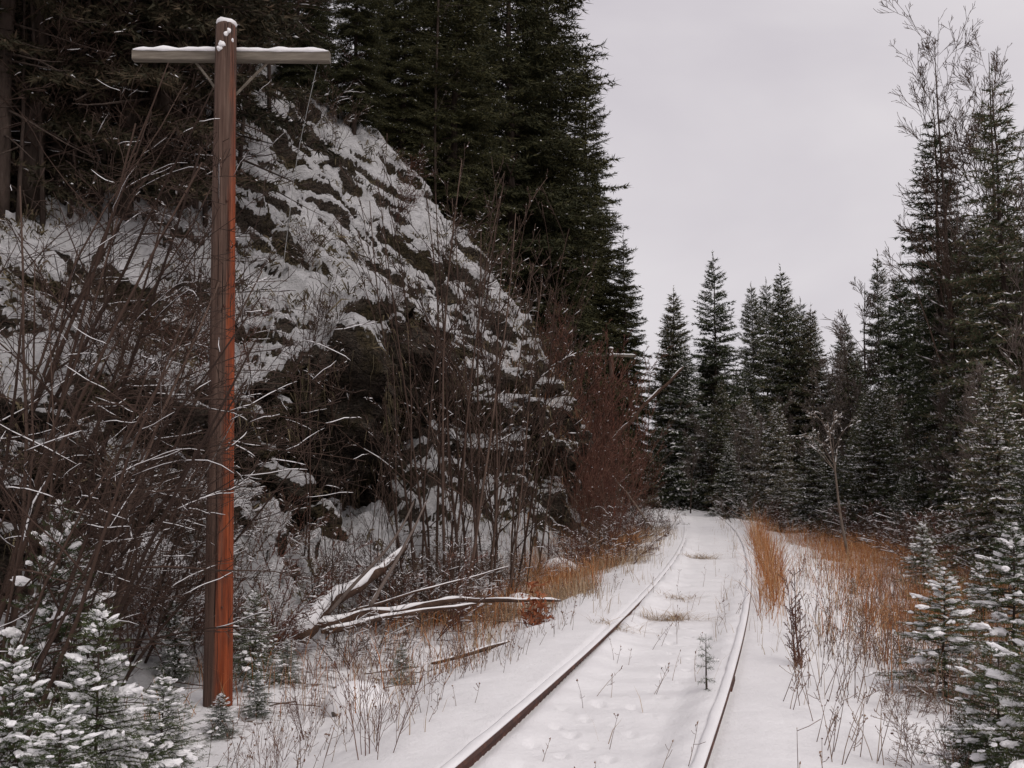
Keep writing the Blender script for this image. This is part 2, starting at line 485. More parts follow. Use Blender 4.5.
HP = np.stack([HX, HY, PZ], -1)
def gnormal(P):
    du = np.gradient(P, axis=0); dt = np.gradient(P, axis=1)
    n = np.cross(dt, du)
    n /= np.linalg.norm(n, axis=2, keepdims=True) + 1e-9
    return n
n0 = gnormal(HP)
if n0[..., 2].mean() < 0: n0 = -n0
rock_w = np.interp(ts, [0, .9, 1.5, 2.0, 2.9, 3.15, 6.2, 7, 7.6, 9], [0, .1, .45, 1.35, 1.35, .38, .42, .8, .5, .5])
flat = HP.reshape(-1, 3)
disp = np.empty(len(flat)); soft = np.empty(len(flat)); mid = np.empty(len(flat))
rot = Matrix.Rotation(0.6, 3, 'X') @ Matrix.Rotation(-0.5, 3, 'Y')
for i, p in enumerate(flat):
    v = Vector(p)
    w = rot @ v
    w = w + mn.noise_vector(v * 0.7) * 0.5
    q = Vector((w.x * 0.75, w.y * 0.75, w.z * 1.5))
    dd, pts = mn.voronoi(q)
    c1 = mn.cell(pts[0] * 13.7)
    q2 = q * 2.7
    d2, pt2 = mn.voronoi(q2)
    c2 = mn.cell(pt2[0] * 9.1)
    disp[i] = 0.52 * (c1) * min(1, (dd[1] - dd[0]) * 12) + 0.20 * c2 * min(1, (d2[1] - d2[0]) * 12) + 0.13 * mn.fractal(v * 2.4, 0.7, 2.1, 5)
    soft[i] = mn.fractal(v * 0.45, 1.0, 2.0, 3)
    mid[i] = mn.fractal(v * 1.6, 0.8, 2.0, 4)
sh = HP.shape[:2]
disp = disp.reshape(sh); soft = soft.reshape(sh); mid = mid.reshape(sh)
near = 1.0
HP = HP + n0 * (rock_w[None, :] * (disp + 0.28 * soft))[..., None]
n1 = gnormal(HP)
if n1[..., 2].mean() < 0: n1 = -n1
nzb = smooth_t(n1[..., 2])
for _ in range(3): nzb = smooth_t(smooth_t(nzb.T).T)
nzb = 0.35 * n1[..., 2] + 0.65 * nzb
snow = 1.2 * sm(0.17, 0.40, nzb + 0.16 * mid + 0.10 * soft)
snow *= np.interp(ts, [0, 6.4, 7.0, 7.6, 9], [1, 1, .55, .12, .1])[None, :]
uu = hu[:, None] * np.ones(sh)
snow *= 1 - 0.75 * sm(25.5, 28, uu) * (ts[None, :] > 1.5)
snow *= 1 - 0.8 * sm(16.5, 14.5, uu) * sm(5.9, 6.15, ts)[None, :]
snow *= 1 - 0.85 * (sm(14.2, 15.2, uu) * sm(19.4, 18.4, uu)) * (sm(2.0, 2.15, ts) * sm(3.0, 2.85, ts))[None, :]
lump = np.clip(snow, 0, 1)
HP[..., 2] += lump * (0.07 + 0.05 * mid)
nr, nc = sh
idx = (np.arange(nr - 1)[:, None] * nc + np.arange(nc - 1)[None, :])
mb = MB()
mb.add(HP.reshape(-1, 3), np.stack([idx, idx + nc, idx + nc + 1, idx + 1], -1).reshape(-1, 4))
hme = mb.mesh('hillside', HILL)
at_ = hme.attributes.new('snow', 'FLOAT', 'POINT')
at_.data.foreach_set('value', snow.astype(np.float32).ravel())
hill = tag(link('hillside', hme), 'steep dark rock outcrop with snowy ledges rising left of the track', kind='structure')
BV = BVHTree.FromPolygons([tuple(p) for p in HP[::2, ::2].reshape(-1, 3)],
                          [(i * len(ts[::2]) + j, (i + 1) * len(ts[::2]) + j, (i + 1) * len(ts[::2]) + j + 1, i * len(ts[::2]) + j + 1)
                           for i in range(len(hu[::2]) - 1) for j in range(len(ts[::2]) - 1)])

def surf(x, y):
    """height of whatever ground is on top at (x, y)"""
    z = float(ground_z(x, y, False))
    h = BV.ray_cast(Vector((x, y, 60)), Vector((0, 0, -1)))
    if h[0] is not None:
        z = max(z, h[0].z)
    return z

def hillhit(px, py):
    """where a sight line first meets the hillside (used to decide how far off something stands)"""
    d = at(px, py, 1.0) - np.array([0, 0, CAM_H])
    h = BV.ray_cast(Vector((0, 0, CAM_H)), Vector(d).normalized())
    return None if h[0] is None else np.array(h[0])

# ------------------------------------------------------------------ world and light
w = bpy.data.worlds.new('World')
SC.world = w
w.use_nodes = True
nt = w.node_tree
bg = nt.nodes['Background']
sky = N(nt, 'ShaderNodeTexSky', sky_type='NISHITA')
sky.sun_disc = False
SUN_EL, SUN_AZ = math.radians(52), math.radians(35)
sky.sun_elevation = SUN_EL
sky.sun_rotation = SUN_AZ
tc = N(nt, 'ShaderNodeTexCoord')
mp = N(nt, 'ShaderNodeMapping')
mp.inputs['Scale'].default_value = (1.0, 1.0, 2.6)
nt.links.new(tc.outputs['Generated'], mp.inputs['Vector'])
cl = noise_tex(nt, 1.5, 5, 0.5, mp.outputs['Vector'], 0.3)
cloud = ramp(nt, cl, [(0.32, (5.4, 5.05, 5.45)), (0.50, (6.4, 6.0, 6.4)), (0.68, (7.5, 7.1, 7.35))])
nt.links.new(mix(nt, 0.96, sky.outputs['Color'], cloud), bg.inputs['Color'])
bg.inputs['Strength'].default_value = 0.1
sl = bpy.data.lights.new('sun', 'SUN')
sl.energy = 1.5
sl.angle = math.radians(40)
sl.color = (1.0, 0.95, 0.90)
so = bpy.data.objects.new('sun', sl)
COL.objects.link(so)
sd = Vector((math.sin(SUN_AZ) * math.cos(SUN_EL), math.cos(SUN_AZ) * math.cos(SUN_EL) * -1, math.sin(SUN_EL)))
so.rotation_euler = sd.to_track_quat('Z', 'Y').to_euler()
sky.sun_rotation = math.atan2(sd.x, sd.y)
so.location = (0, 0, 40)
vs = SC.view_settings
vs.view_transform = 'Standard'
vs.look = 'None'
vs.exposure = 0.0
vs.gamma = 1.0
SC.cycles.use_denoising = True
SC.cycles.denoiser = 'OPENIMAGEDENOISE'
SC.cycles.max_bounces = 5
SC.cycles.diffuse_bounces = 4
SC.cycles.glossy_bounces = 2
SC.cycles.use_adaptive_sampling = True
SC.cycles.adaptive_threshold = 0.015

# ------------------------------------------------------------------ rails
def track_pt(y, s):
    m = slope(y); q = np.sqrt(1 + m * m)
    return np.stack([xc(y) + s / q, y - s * m / q], -1)

ry = axis([(1.2, 30, .16), (30, 64, .6)])
prof = [(-.065, -.150), (-.065, -.138), (-.012, -.120), (-.009, -.045), (-.035, -.032), (-.036, -.006), (-.028, 0), (.028, 0), (.036, -.006), (.035, -.032), (.009, -.045), (.012, -.120), (.065, -.138), (.065, -.150)]
for s0, lab in ((-0.70, 'rusty rail with its dark inner side bare, banked with snow on the left'), (0.70, 'rusty rail beside the russet grass, capped by a wide ribbon of snow')):
    mb = MB()
    rings = []
    sink = -0.5 * sm(44, 62, ry)
    for a_, b_ in prof:
        p = track_pt(ry, s0 + a_)
        rings.append(np.concatenate([p, (b_ + sink)[:, None]], 1))
    V = np.stack(rings, 1)
    n_, k_ = V.shape[:2]
    i = (np.arange(n_ - 1) * k_)[:, None]; j = np.arange(k_)[None]; j2 = (j + 1) % k_
    mb.add(V.reshape(-1, 3), np.stack([i + j, i + j2, i + k_ + j2, i + k_ + j], -1).reshape(-1, 4))
    r = tag(link('rail', mb.mesh('rail', RUST, False)), lab, 'rail', 'rails of the snowy track')
    # snow cap: lumpy, a little wider than the rail head
    mb = MB()
    cap = [(-.050, -.012), (-.046, .006), (-.025, .015), (0, .017), (.018, .013), (.028, .005), (.030, -.001)]
    wv = 1 + 0.25 * np.array([mn.noise(Vector((y * 3.0, s0 * 9, 0))) for y in ry])
    th = 1 + 0.5 * np.array([mn.noise(Vector((y * 1.7, s0 * 5, 4))) for y in ry])
    wide = 1.05
    rings = []
    for a_, b_ in cap:
        p = track_pt(ry, s0 + a_ * (wv if a_ < 0 else 1.0) * (wide if a_ < 0 else 1))
        rings.append(np.concatenate([p, (b_ * (th if b_ > 0 else 1) + sink)[:, None]], 1))
    V = np.stack(rings, 1); n_, k_ = V.shape[:2]
    i = (np.arange(n_ - 1) * k_)[:, None]; j = np.arange(k_)[None]; j2 = (j + 1) % k_
    mb.add(V.reshape(-1, 3), np.stack([i + j, i + j2, i + k_ + j2, i + k_ + j], -1).reshape(-1, 4))
    link('snow_cap', mb.mesh('snow_cap', SNOW), r)
    # joint bar
    yj = 9.05 if s0 > 0 else 11.7
    c = track_pt(np.array([yj]), s0 + 0.020)[0]; m_ = float(slope(yj)); q_ = math.hypot(1, m_)
    mb = MB()
    mb.box((c[0], c[1], -.085), (0.012 / q_, -0.012 * m_ / q_, 0), (0.24 * m_ / q_, 0.24 / q_, 0), (0, 0, .03))
    link('joint_bar', mb.mesh('joint_bar', RUST, False), r)

# ------------------------------------------------------------------ plant builders
def needles(mb, A, B, spacing, ln, wd, rng, up=0.15, mat=0, droop=0.0, fan=0.9):
    """needle-like slivers set round the twig segments A-B"""
    A = np.asarray(A, np.float32); B = np.asarray(B, np.float32)
    L = np.linalg.norm(B - A, axis=1)
    k = np.maximum(1, np.round(L / spacing).astype(int))
    i = np.repeat(np.arange(len(A)), k)
    t = rng.random(len(i)).astype(np.float32)
    ax = (B - A) / (L[:, None] + 1e-9)
    base = A[i] + (B - A)[i] * t[:, None]
    r = rng.normal(size=(len(i), 3)).astype(np.float32)
    a = ax[i]
    r -= a * np.sum(r * a, 1, keepdims=True)
    r /= np.linalg.norm(r, axis=1, keepdims=True) + 1e-9
    r[:, 2] += up
    d = a * (0.75) + r * fan
    d[:, 2] -= droop
    d /= np.linalg.norm(d, axis=1, keepdims=True)
    l = (ln * (0.65 + 0.6 * rng.random(len(i)))).astype(np.float32)
    sd = np.cross(d, rng.normal(size=(len(i), 3))).astype(np.float32)
    sd /= np.linalg.norm(sd, axis=1, keepdims=True) + 1e-9
    v = np.stack([base - sd * wd * .5, base + sd * wd * .5, base + d * l[:, None]], 1)
    f = np.arange(len(i) * 3).reshape(-1, 3)
    mb.add(v.reshape(-1, 3), f, mat)

def merge(a, b):
    """adds builder b to a with its second material"""
    a._flush(); b._flush()
    off = a.n
    for f in b.f: a.f.append(f + off); a.m.append(np.ones(len(f), dtype=np.int32))
    for v in b.v: a.v.append(v); a.n += len(v)

_o = np.array([[1, 0, 0], [0, 1, 0], [-1, 0, 0], [0, -1, 0], [0, 0, 1], [0, 0, -.6]], np.float32)
_of = np.array([[0, 1, 4], [1, 2, 4], [2, 3, 4], [3, 0, 4], [1, 0, 5], [2, 1, 5], [3, 2, 5], [0, 3, 5]])
def _ico():
    import bmesh
    bm = bmesh.new()
    bmesh.ops.create_icosphere(bm, subdivisions=2, radius=1)
    v = np.array([q.co[:] for q in bm.verts], np.float32)
    f = np.array([[q.index for q in p.verts] for p in bm.faces])
    bm.free()
    return v, f
ICO_V, ICO_F = _ico()

def blobs(mb, C, D, ln, wd, th, rng, fine=False, mat=0):
    """flattened snow lumps at C, lying along directions D"""
    C = np.asarray(C, np.float32); D = np.asarray(D, np.float32)
    if len(C) == 0: return
    D = D / (np.linalg.norm(D, axis=1, keepdims=True) + 1e-9)
    S_ = np.cross(np.array([0, 0, 1.0]), D); S_ /= np.linalg.norm(S_, axis=1, keepdims=True) + 1e-6
    U_ = np.cross(D, S_)
    k = len(C)
    l = np.asarray(ln) * (0.6 + 0.8 * rng.random(k)); w_ = np.asarray(wd) * (0.6 + 0.8 * rng.random(k)); h = np.asarray(th) * (0.6 + 0.8 * rng.random(k))
    o, f = (ICO_V, ICO_F) if fine else (_o, _of)
    jit = 1 + 0.28 * rng.normal(size=(k, len(o), 1)) * (0.6 if fine else 1)
    o_ = o[None] * jit
    V = C[:, None] + o_[..., 0:1] * D[:, None] * l[:, None, None] + o_[..., 1:2] * S_[:, None] * w_[:, None, None] + o_[..., 2:3] * U_[:, None] * h[:, None, None]
    F_ = f[None] + (np.arange(k) * len(o))[:, None, None]
    mb.add(V.reshape(-1, 3), F_.reshape(-1, 3), mat)

def spruce(seed, H, R, z0=0.1, dz=0.3, nb=5, power=0.85, droop=0.35, rise=0.5, twig=0.09, sub=0.12, spacing=0.05,
           ln=0.11, wd=0.03, snow=0.3, snow_size=(0.10, 0.035, 0.022), sn_fine=False, rad=None, dead=0.0, mats=None, side=0.42, gap=0.0, pillow=0.0, dust=0.0):
    """one conifer: dict of meshes trunk, crown and snow"""
    mats = mats or (BARK, NEEDLE)
    rng = np.random.default_rng(seed)
    tr = MB()
    n = 14
    zz = np.linspace(-0.25, H, n)
    wob = np.cumsum(rng.normal(size=(n, 2)) * H * 0.0025, 0)
    rad = rad or H * 0.0105
    tp = np.concatenate([wob, zz[:, None]], 1)
    tr.tube(tp, rad * (1 - np.clip(zz / H, 0, 1) ** 0.9 * 0.93) + 0.002, 8)
    def trunk_at(z):
        return np.array([np.interp(z, zz, wob[:, 0]), np.interp(z, zz, wob[:, 1]), z])
    A, B, SCn, SDn = [], [], [], []
    PIL = []
    z = z0 * H
    az = rng.random() * 6.28
    while z < H * 0.985:
        t = z / H
        k = max(3, int(round(nb + rng.integers(-1, 2)))) if t < 0.93 else 3
        prof = R * (max(0.0, 1 - t) ** power) * (0.55 + 0.45 * min(1, (t - z0 * 0.6) / 0.14 + 0.2)) + 0.02 * R
        for b in range(k):
            az += 2.4 + rng.normal() * 0.5
            if rng.random() < gap: continue
            L = prof * rng.uniform(0.68, 1.15)
            el = (-droop * (1 - t) + rise * t ** 1.4 + rng.normal() * 0.10)
            sag = droop * 0.6 * (1 - t) * rng.uniform(.5, 1.2)
            p0 = trunk_at(z + rng.normal() * dz * 0.25)
            s = np.linspace(0, 1, 7)
            bend = rng.normal() * 0.18
            ang = az + bend * s
            hx = np.cumsum(np.cos(ang)) - math.cos(ang[0]); hy = np.cumsum(np.sin(ang)) - math.sin(ang[0])
            zc = L * (el * s - sag * s ** 2 + sag * 0.75 * s ** 3.2)
            pts = np.stack([p0[0] + hx / 6 * L, p0[1] + hy / 6 * L, p0[2] + zc], 1)
            dead_b = rng.random() < dead * (1 - t) * 1.6
            br = max(0.0018, 0.012 * L + 0.001)
            tr.tube(pts, br * (1 - s * 0.85), 4)
            if dead_b: continue
            A += list(pts[1:-1]); B += list(pts[2:])
            ntw = max(3, int(L * 0.92 / twig))
            for j in range(ntw):
                q = 0.10 + 0.90 * (j + rng.random()) / ntw
                sgn = 1 if j % 2 else -1
                pq = np.array([np.interp(q, s, pts[:, c]) for c in range(3)])
                i0 = min(5, int(q * 6))
                bd = pts[i0 + 1] - pts[i0]; bd /= np.linalg.norm(bd) + 1e-9
                la = np.array([-bd[1], bd[0], 0]) * sgn
                tl = side * L * (1.05 - q) * rng.uniform(.6, 1.2) + twig * 0.8
                d = bd * 0.62 + la * 0.8 + np.array([0, 0, rng.normal() * 0.12 - 0.10])
                d /= np.linalg.norm(d)
                e = pq + d * tl + np.array([0, 0, -0.10 * tl])
                A.append(pq); B.append(e)
                if rng.random() < snow:
                    SCn.append(pq * .45 + e * .55 + np.array([0, 0, snow_size[2] * 0.8])); SDn.append(e - pq)
                if sub and tl > sub * 1.6:
                    for m_ in range(int(tl / sub)):
                        q2 = (m_ + rng.random()) / (int(tl / sub))
                        sg2 = 1 if m_ % 2 else -1
                        l2 = np.array([-d[1], d[0], 0]) * sg2
                        d2 = d * 0.7 + l2 * 0.7 + np.array([0, 0, rng.normal() * .15])
                        ps = pq + (e - pq) * q2
                        e2 = ps + d2 * tl * 0.38 * (1.1 - q2)
                        A.append(ps); B.append(e2)
                        if rng.random() < snow * 0.5:
                            SCn.append((ps + e2) * .5 + np.array([0, 0, snow_size[2] * 0.8])); SDn.append(e2 - ps)
            if pillow and rng.random() < 0.9:
                PIL.append((pts, L))
        z += dz * (1.0 - 0.45 * t) * rng.uniform(.75, 1.25)
    A.append(trunk_at(H * 0.93)); B.append(trunk_at(H) + np.array([0, 0, .03 * H]))
    cr = MB()
    A = np.array(A); B = np.array(B)
    needles(cr, A, B, spacing, ln, wd, rng)
    # the woody twigs themselves, as thin slivers so that crowns have a skeleton
    needles(cr, A, B, max(0.25, np.mean(np.linalg.norm(B - A, axis=1))), np.mean(np.linalg.norm(B - A, axis=1)) * 1.2, wd * 0.8, rng, 0, 0, 0, 0.06)
    sn = MB()
    if dust:
        kd = rng.random(len(A)) < dust
        upv = np.array([0, 0, ln * 0.22])
        needles(sn, A[kd] + upv, B[kd] + upv, spacing * 1.4, ln * 0.75, wd * 1.25, rng, 1.1)
    if SCn:
        blobs(sn, SCn, SDn, *snow_size, rng, sn_fine)
    for pts, L in PIL:
        runs = 1 if rng.random() < .7 else 2
        for _r_ in range(runs):
            if rng.random() > pillow * 1.6: continue
            q0 = rng.uniform(.25, .8); q1 = min(1.02, q0 + rng.uniform(.12, .5))
            wdt = rng.uniform(.7, 1.35)
            for q in np.arange(q0, q1, .075):
                p = np.array([np.interp(q, np.linspace(0, 1, 7), pts[:, c]) for c in range(3)])
                i0 = min(5, int(q * 6)); d = pts[i0 + 1] - pts[i0]
                sz = (0.012 + L * 0.062) * wdt * math.sin(PI * min(1, max(.15, (q - q0 + .06) / (q1 - q0 + .12))))
                blobs(sn, [p + np.array([rng.normal() * .25 * sz, rng.normal() * .25 * sz, sz * .35])], [d], sz * 1.5, sz * 0.95, sz * 0.62, rng, True)
    merge(cr, sn)
    return dict(trunk=tr.mesh('trunk', mats[0]), crown=cr.mesh('crown', [mats[1], SNOW], False), H=H, R=R)

def plant_conifer(v, loc, h, rz, label, group=None, name='spruce_tree', cat='tree', wide=1.0, tilt=(0, 0)):
    k = h / v['H']
    o = empty(name, loc, rz, (k * wide, k * wide, k))
    o.rotation_euler = (tilt[0], tilt[1], rz)
    tag(o, label, cat, group)
    link('trunk', v['trunk'], o)
    link('crown', v['crown'], o)
    return o

def grow(mb, sn, rng, p, d, L, r, depth, P):
    """a leafless branch and its side branches; snow lies along the flatter lengths"""
    n = 8 if L > P.get('fine', 0.5) else 5
    pts = [np.array(p, float)]
    d = np.array(d, float); d /= np.linalg.norm(d)
    for i in range(n - 1):
        d = d + rng.normal(size=3) * (P['gnarl'] if depth < P['depth'] else P.get('gnarl0', P['gnarl'])) + np.array([0, 0, P['up'] * (1 if depth == P['depth'] else P.get('up2', 1))]) + np.array(P.get('wind', (0, 0, 0)))
        if depth < P['depth']:
            d = d + np.array([0, 0, -P.get('arch', 0) * i / n])
        d /= np.linalg.norm(d)
        pts.append(pts[-1] + d * L / (n - 1))
    pts = np.array(pts)
    s = np.linspace(0, 1, n)
    rr = r * (1 - s * (P.get('taper0', P.get('taper', 0.72)) if depth == P['depth'] else P.get('taper', 0.72)))
    (P['tmb'] if depth == P['depth'] and P.get('tmb') is not None else mb).tube(pts, np.maximum(rr, P['rmin']), 6 if r > 0.02 else (4 if r > 0.006 else 3))
    if sn is not None and P['snow'] > 0 and depth >= P.get('snow_d', 0) and rng.random() < P.get('snow_b', 1):
        t = pts[1:] - pts[:-1]; t /= np.linalg.norm(t, axis=1, keepdims=True)
        ok = (np.abs(t[:, 2]) < P.get('snow_el', 0.62)) & (rng.random(n - 1) < P['snow'])
        i = 0
        while i < n - 1:
            if ok[i]:
                j = i
                while j < n - 1 and ok[j]: j += 1
                seg = pts[i:j + 1].copy()
                ra = np.maximum(rr[i:j + 1] * P.get('snow_k', 0.95), P.get('snow_r', 0.006)) * (0.75 + 0.5 * rng.random(j - i + 1))
                seg[:, 2] += rr[i:j + 1] * 0.75 + ra * 0.45
                ra[0] *= .4; ra[-1] *= .4
                sn.tube(seg, ra, 5)
                i = j
            else:
                i += 1
    if depth <= 0: return
    nc = rng.poisson(P['kids'][P['depth'] - depth]) + 1
    for c in range(nc):
        q = P.get('first', .25) + (0.97 - P.get('first', .25)) * (c + rng.random()) / nc
        i0 = min(n - 2, int(q * (n - 1)))
        pq = pts[i0] + (pts[i0 + 1] - pts[i0]) * (q * (n - 1) - i0)
        t = pts[i0 + 1] - pts[i0]; t /= np.linalg.norm(t)
        a = rng.normal(size=3); a -= t * np.dot(a, t); a /= np.linalg.norm(a)
        an = rng.uniform(*P['angle'])
        nd = t * math.cos(an) + a * math.sin(an)
        if nd[2] < -0.2: nd[2] *= -0.3
        grow(mb, sn, rng, pq, nd, L * rng.uniform(*(P['lens'][P['depth'] - depth] if 'lens' in P else P['len'])) * (1.15 - 0.6 * q), max(P['rmin'], np.interp(q, s, rr) * P.get('rk', 0.6)), depth - 1, P)

def bare(seed, n, H, r, spread=0.3, lean=(0, 0, 0), base=0.15, **kw):
    P = dict(gnarl=0.06, up=0.03, depth=3, kids=(6, 4, 2), angle=(0.35, 0.9), len=(0.3, 0.5), rmin=0.0025, snow=0.0, mat=TWIG)
    P.update(kw)
    rng = np.random.default_rng(seed)
    mb, sn = MB(), MB()
    tm = MB() if P.get('split') else None
    P['tmb'] = tm
    for i in range(n):
        a = rng.random() * 6.28; q = math.sqrt(rng.random())
        d = np.array([math.cos(a) * spread * q, math.sin(a) * spread * q, 1.0]) + np.array(lean) * rng.uniform(.5, 1.3)
        grow(mb, sn, rng, (math.cos(a) * base * q, math.sin(a) * base * q, -0.15), d, H * rng.uniform(.65, 1.05), r * rng.uniform(.7, 1.1), P['depth'], P)
    merge(mb, sn)
    return dict(stems=mb.mesh('stems', [P['mat'], SNOW]), trunk=tm.mesh('trunk', P.get('tmat', P['mat'])) if tm else None, H=H)

def plant_bare(v, loc, h, rz, label, group=None, name='bare_shrub', cat='shrub', wide=1.0, part='stems', tilt=(0, 0)):
    k = h / v['H']
    if v['trunk'] is None:
        o = link(name, v['stems'])
        o.location = loc; o.scale = (k * wide, k * wide, k)
    else:
        o = empty(name, loc, rz, (k * wide, k * wide, k))
        link('trunk', v['trunk'], o)
        link('crown', v['stems'], o)
    o.rotation_euler = (tilt[0], tilt[1], rz)
    return tag(o, label, cat, group)

def blades(mb, P0, h, lean, wd, rng, mat=0, curl=0.5, flat=1.0):
    """bent grass blades"""
    P0 = np.asarray(P0, np.float32); k = len(P0)
    h = np.asarray(h, np.float32) * np.ones(k, np.float32)
    az = rng.random(k) * 6.28
    ln = np.abs(rng.normal(size=k)) * lean
    hd = np.stack([np.cos(az) * ln, np.sin(az) * ln, np.zeros(k)], 1)
    sd = np.stack([-np.sin(az + rng.normal(size=k)), np.cos(az + rng.normal(size=k)), np.zeros(k)], 1) * (wd * (0.6 + 0.8 * rng.random(k)))[:, None] * 0.5
    up = np.array([0, 0, flat])
    m = P0 + up * (h * 0.55)[:, None] + hd * (h * 0.35)[:, None]
    e = P0 + up * (h * (1 - 0.25 * np.clip(ln, 0, 2) * curl))[:, None] + hd * h[:, None]
    V = np.stack([P0 - sd, P0 + sd, m - sd * .8, m + sd * .8, e], 1)
    b = (np.arange(k) * 5)[:, None]
    mb.add(V.reshape(-1, 3), b + np.array([[0, 1, 3, 2]]), mat)
    mb.f.append((b + np.array([[2, 3, 4]])).astype(np.int32) + (mb.n - k * 5))
    mb.m.append(np.full(k, mat, dtype=np.int32))

# ------------------------------------------------------------------ utility pole with its crossarm
p_b = at(218, 712, 9.5); p_t = at(226.5, 22, 9.5)
PH = p_t[2] - p_b[2] + 0.35
def make_pole(loc, lean, label, group, snow=True):
    o = empty('utility_pole', loc)
    o.rotation_euler = (0, lean, 0)
    tag(o, label, 'utility pole', group)
    return o
pole = make_pole((p_b[0], p_b[1], p_b[2] - 0.35), math.atan2(p_t[0] - p_b[0], p_t[2] - p_b[2]),
                 'weathered reddish wooden utility pole with a crossarm standing in the snowy brush near the track', 'old line poles along the track')
mb = MB()
sd_ = 40
zz = np.concatenate([np.linspace(0, PH - .06, 60), [PH - .03, PH - .008, PH]])
an = np.arange(sd_) * 2 * PI / sd_
rngp = np.random.default_rng(3)
V = []
for z in zz:
    r0 = 0.132 - 0.034 * z / PH
    if z > PH - .05: r0 *= math.sqrt(max(0.02, 1 - ((z - (PH - .06)) / .0605) ** 2))
    ring = []
    for a_ in an:
        g = mn.noise(Vector((math.cos(a_) * 5, math.sin(a_) * 5, z * 0.5))) * 0.0045
        # long drying crack facing the track side
        ca = -1.05 + 0.05 * mn.noise(Vector((0, 3, z * .6)))
        d_ = abs((a_ - ca + PI) % (2 * PI) - PI)
        g -= 0.022 * math.exp(-(d_ / 0.11) ** 2) * (0.5 + 0.5 * float(sm(5.6, 3.0, z)))
        ring.append(((r0 + g) * math.cos(a_), (r0 + g) * math.sin(a_), z))
    V += ring
i = (np.arange(len(zz) - 1) * sd_)[:, None]; j = np.arange(sd_)[None]; j2 = (j + 1) % sd_
mb.add(V, np.stack([i + j, i + j2, i + sd_ + j2, i + sd_ + j], -1).reshape(-1, 4))
mb.f.append(np.array([list(range(sd_))], np.int32) + (len(zz) - 1) * sd_); mb.m.append(np.zeros(1, np.int32))
link('post', mb.mesh('post', POLE), pole)
mb = MB()
t_ = np.linspace(0, 1, 5)
mb.add(*[(lambda v, f: (v, f))(ICO_V * np.array([.098, .098, .05]) * (1 + .07 * np.random.default_rng(1).normal(size=(len(ICO_V), 1))) + np.array([0, 0.01, PH - .012]), ICO_F)][0])
rq = np.random.default_rng(6)
blobs(mb, [(.03, -.085, PH - .15), (.05, -.075, PH - .115), (-.03, -.09, PH - .30), (-.01, -.095, PH - .26), (.07, -.055, PH - .20)], rq.normal(size=(5, 3)), .030, .022, .030, rq, True)
link('snow_cap', mb.mesh('snow_cap', SNOW), pole)
az_ = PH - 0.28
yb = 0.155                                     # the arm is bolted to the far side
aL, aR = -0.96, 0.98
mb = MB()
sk = 0.05
def armpt(x, dy=0, dz=0):
    return (x, yb + dy - x * sk, az_ + dz - 0.040 * x)
def beam(mb, x0, x1, hw, hh, n=14, bev=.010, tw=0.0):
    V = []
    for q in np.linspace(0, 1, n):
        x = x0 + (x1 - x0) * q
        for (sy, sz) in ((-1, -.8), (-.8, -1), (.8, -1), (1, -.8), (1, .8), (.8, 1), (-.8, 1), (-1, .8)):
            w_ = 1 + 0.05 * mn.noise(Vector((x * 3, sy, sz)))
            V.append(armpt(x, sy * hw * w_, sz * hh * w_))
    i = (np.arange(n - 1) * 8)[:, None]; j = np.arange(8)[None]; j2 = (j + 1) % 8
    mb.add(V, np.stack([i + j, i + 8 + j, i + 8 + j2, i + j2], -1).reshape(-1, 4))
    mb.f.append(np.array([list(range(8)), list(range(n * 8 - 1, n * 8 - 9, -1))], np.int32) + mb.n - n * 8); mb.m.append(np.zeros(2, np.int32))
beam(mb, aL, aR, 0.042, 0.050)
arm = link('crossarm', mb.mesh('crossarm', ARM, False), pole)
mb = MB()
xs = np.linspace(aL + .01, aR - .01, 40)
V = []
for x in xs:
    h = .040 + .030 * mn.noise(Vector((x * 7, 0, 2))) ; e = min(1, (x - aL + .01) / .05, (aR + .0 - x) / .05)
    w_ = .046 + .006 * mn.noise(Vector((x * 5, 3, 0)))
    for (sy, sz) in ((-1.05, -.25), (-1, .45), (-.5, .95), (.2, 1), (.8, .6), (1.02, -.2)):
        V.append(armpt(x, sy * w_, 0.0495 + sz * h * max(.15, e)))
i = (np.arange(len(xs) - 1) * 6)[:, None]; j = np.arange(6)[None]; j2 = (j + 1) % 6
mb.add(V, np.stack([i + j, i + 6 + j, i + 6 + j2, i + j2], -1).reshape(-1, 4))
link('snow_cap', mb.mesh('snow_cap', SNOW), arm)
for sx in (-1, 1):
    mb = MB()
    a0 = np.array(armpt(0.36 * sx, .05, -.03)); a1 = np.array([0.075 * sx, .095, az_ - .40])
    mb.tube([a0, (a0 + a1) / 2 + np.array([0, 0, .004]), a1], .013, 4)
    link('brace', mb.mesh('brace', ARM, False), pole)
for (x, z, k) in ((.03, 3.62, 1.2), (.045, 4.05, .9), (.05, 2.5, .8), (.02, 3.0, .7), (.055, 5.05, .8), (.06, 1.3, .7)):
    mb = MB()
    yy = -math.sqrt(max(0, (0.132 - 0.034 * z / PH) ** 2 - x * x))
    mb.add(ICO_V * np.array([.014, .012, .017]) * k + np.array([x, yy - .001, z]), ICO_F)
    link('bolt', mb.mesh('bolt', RUST), pole)

far = make_pole((at(612, 500, 39.0)[0], 39.0, at(611, 355, 39.0)[2] - az_), 0.0, 'distant utility pole whose snowy crossarm shows above the red thicket', 'old line poles along the track')
for ch in list(pole.children):
    c = ch.copy(); COL.objects.link(c); c.parent = far
    for g in ch.children:
        d = g.copy(); COL.objects.link(d); d.parent = c

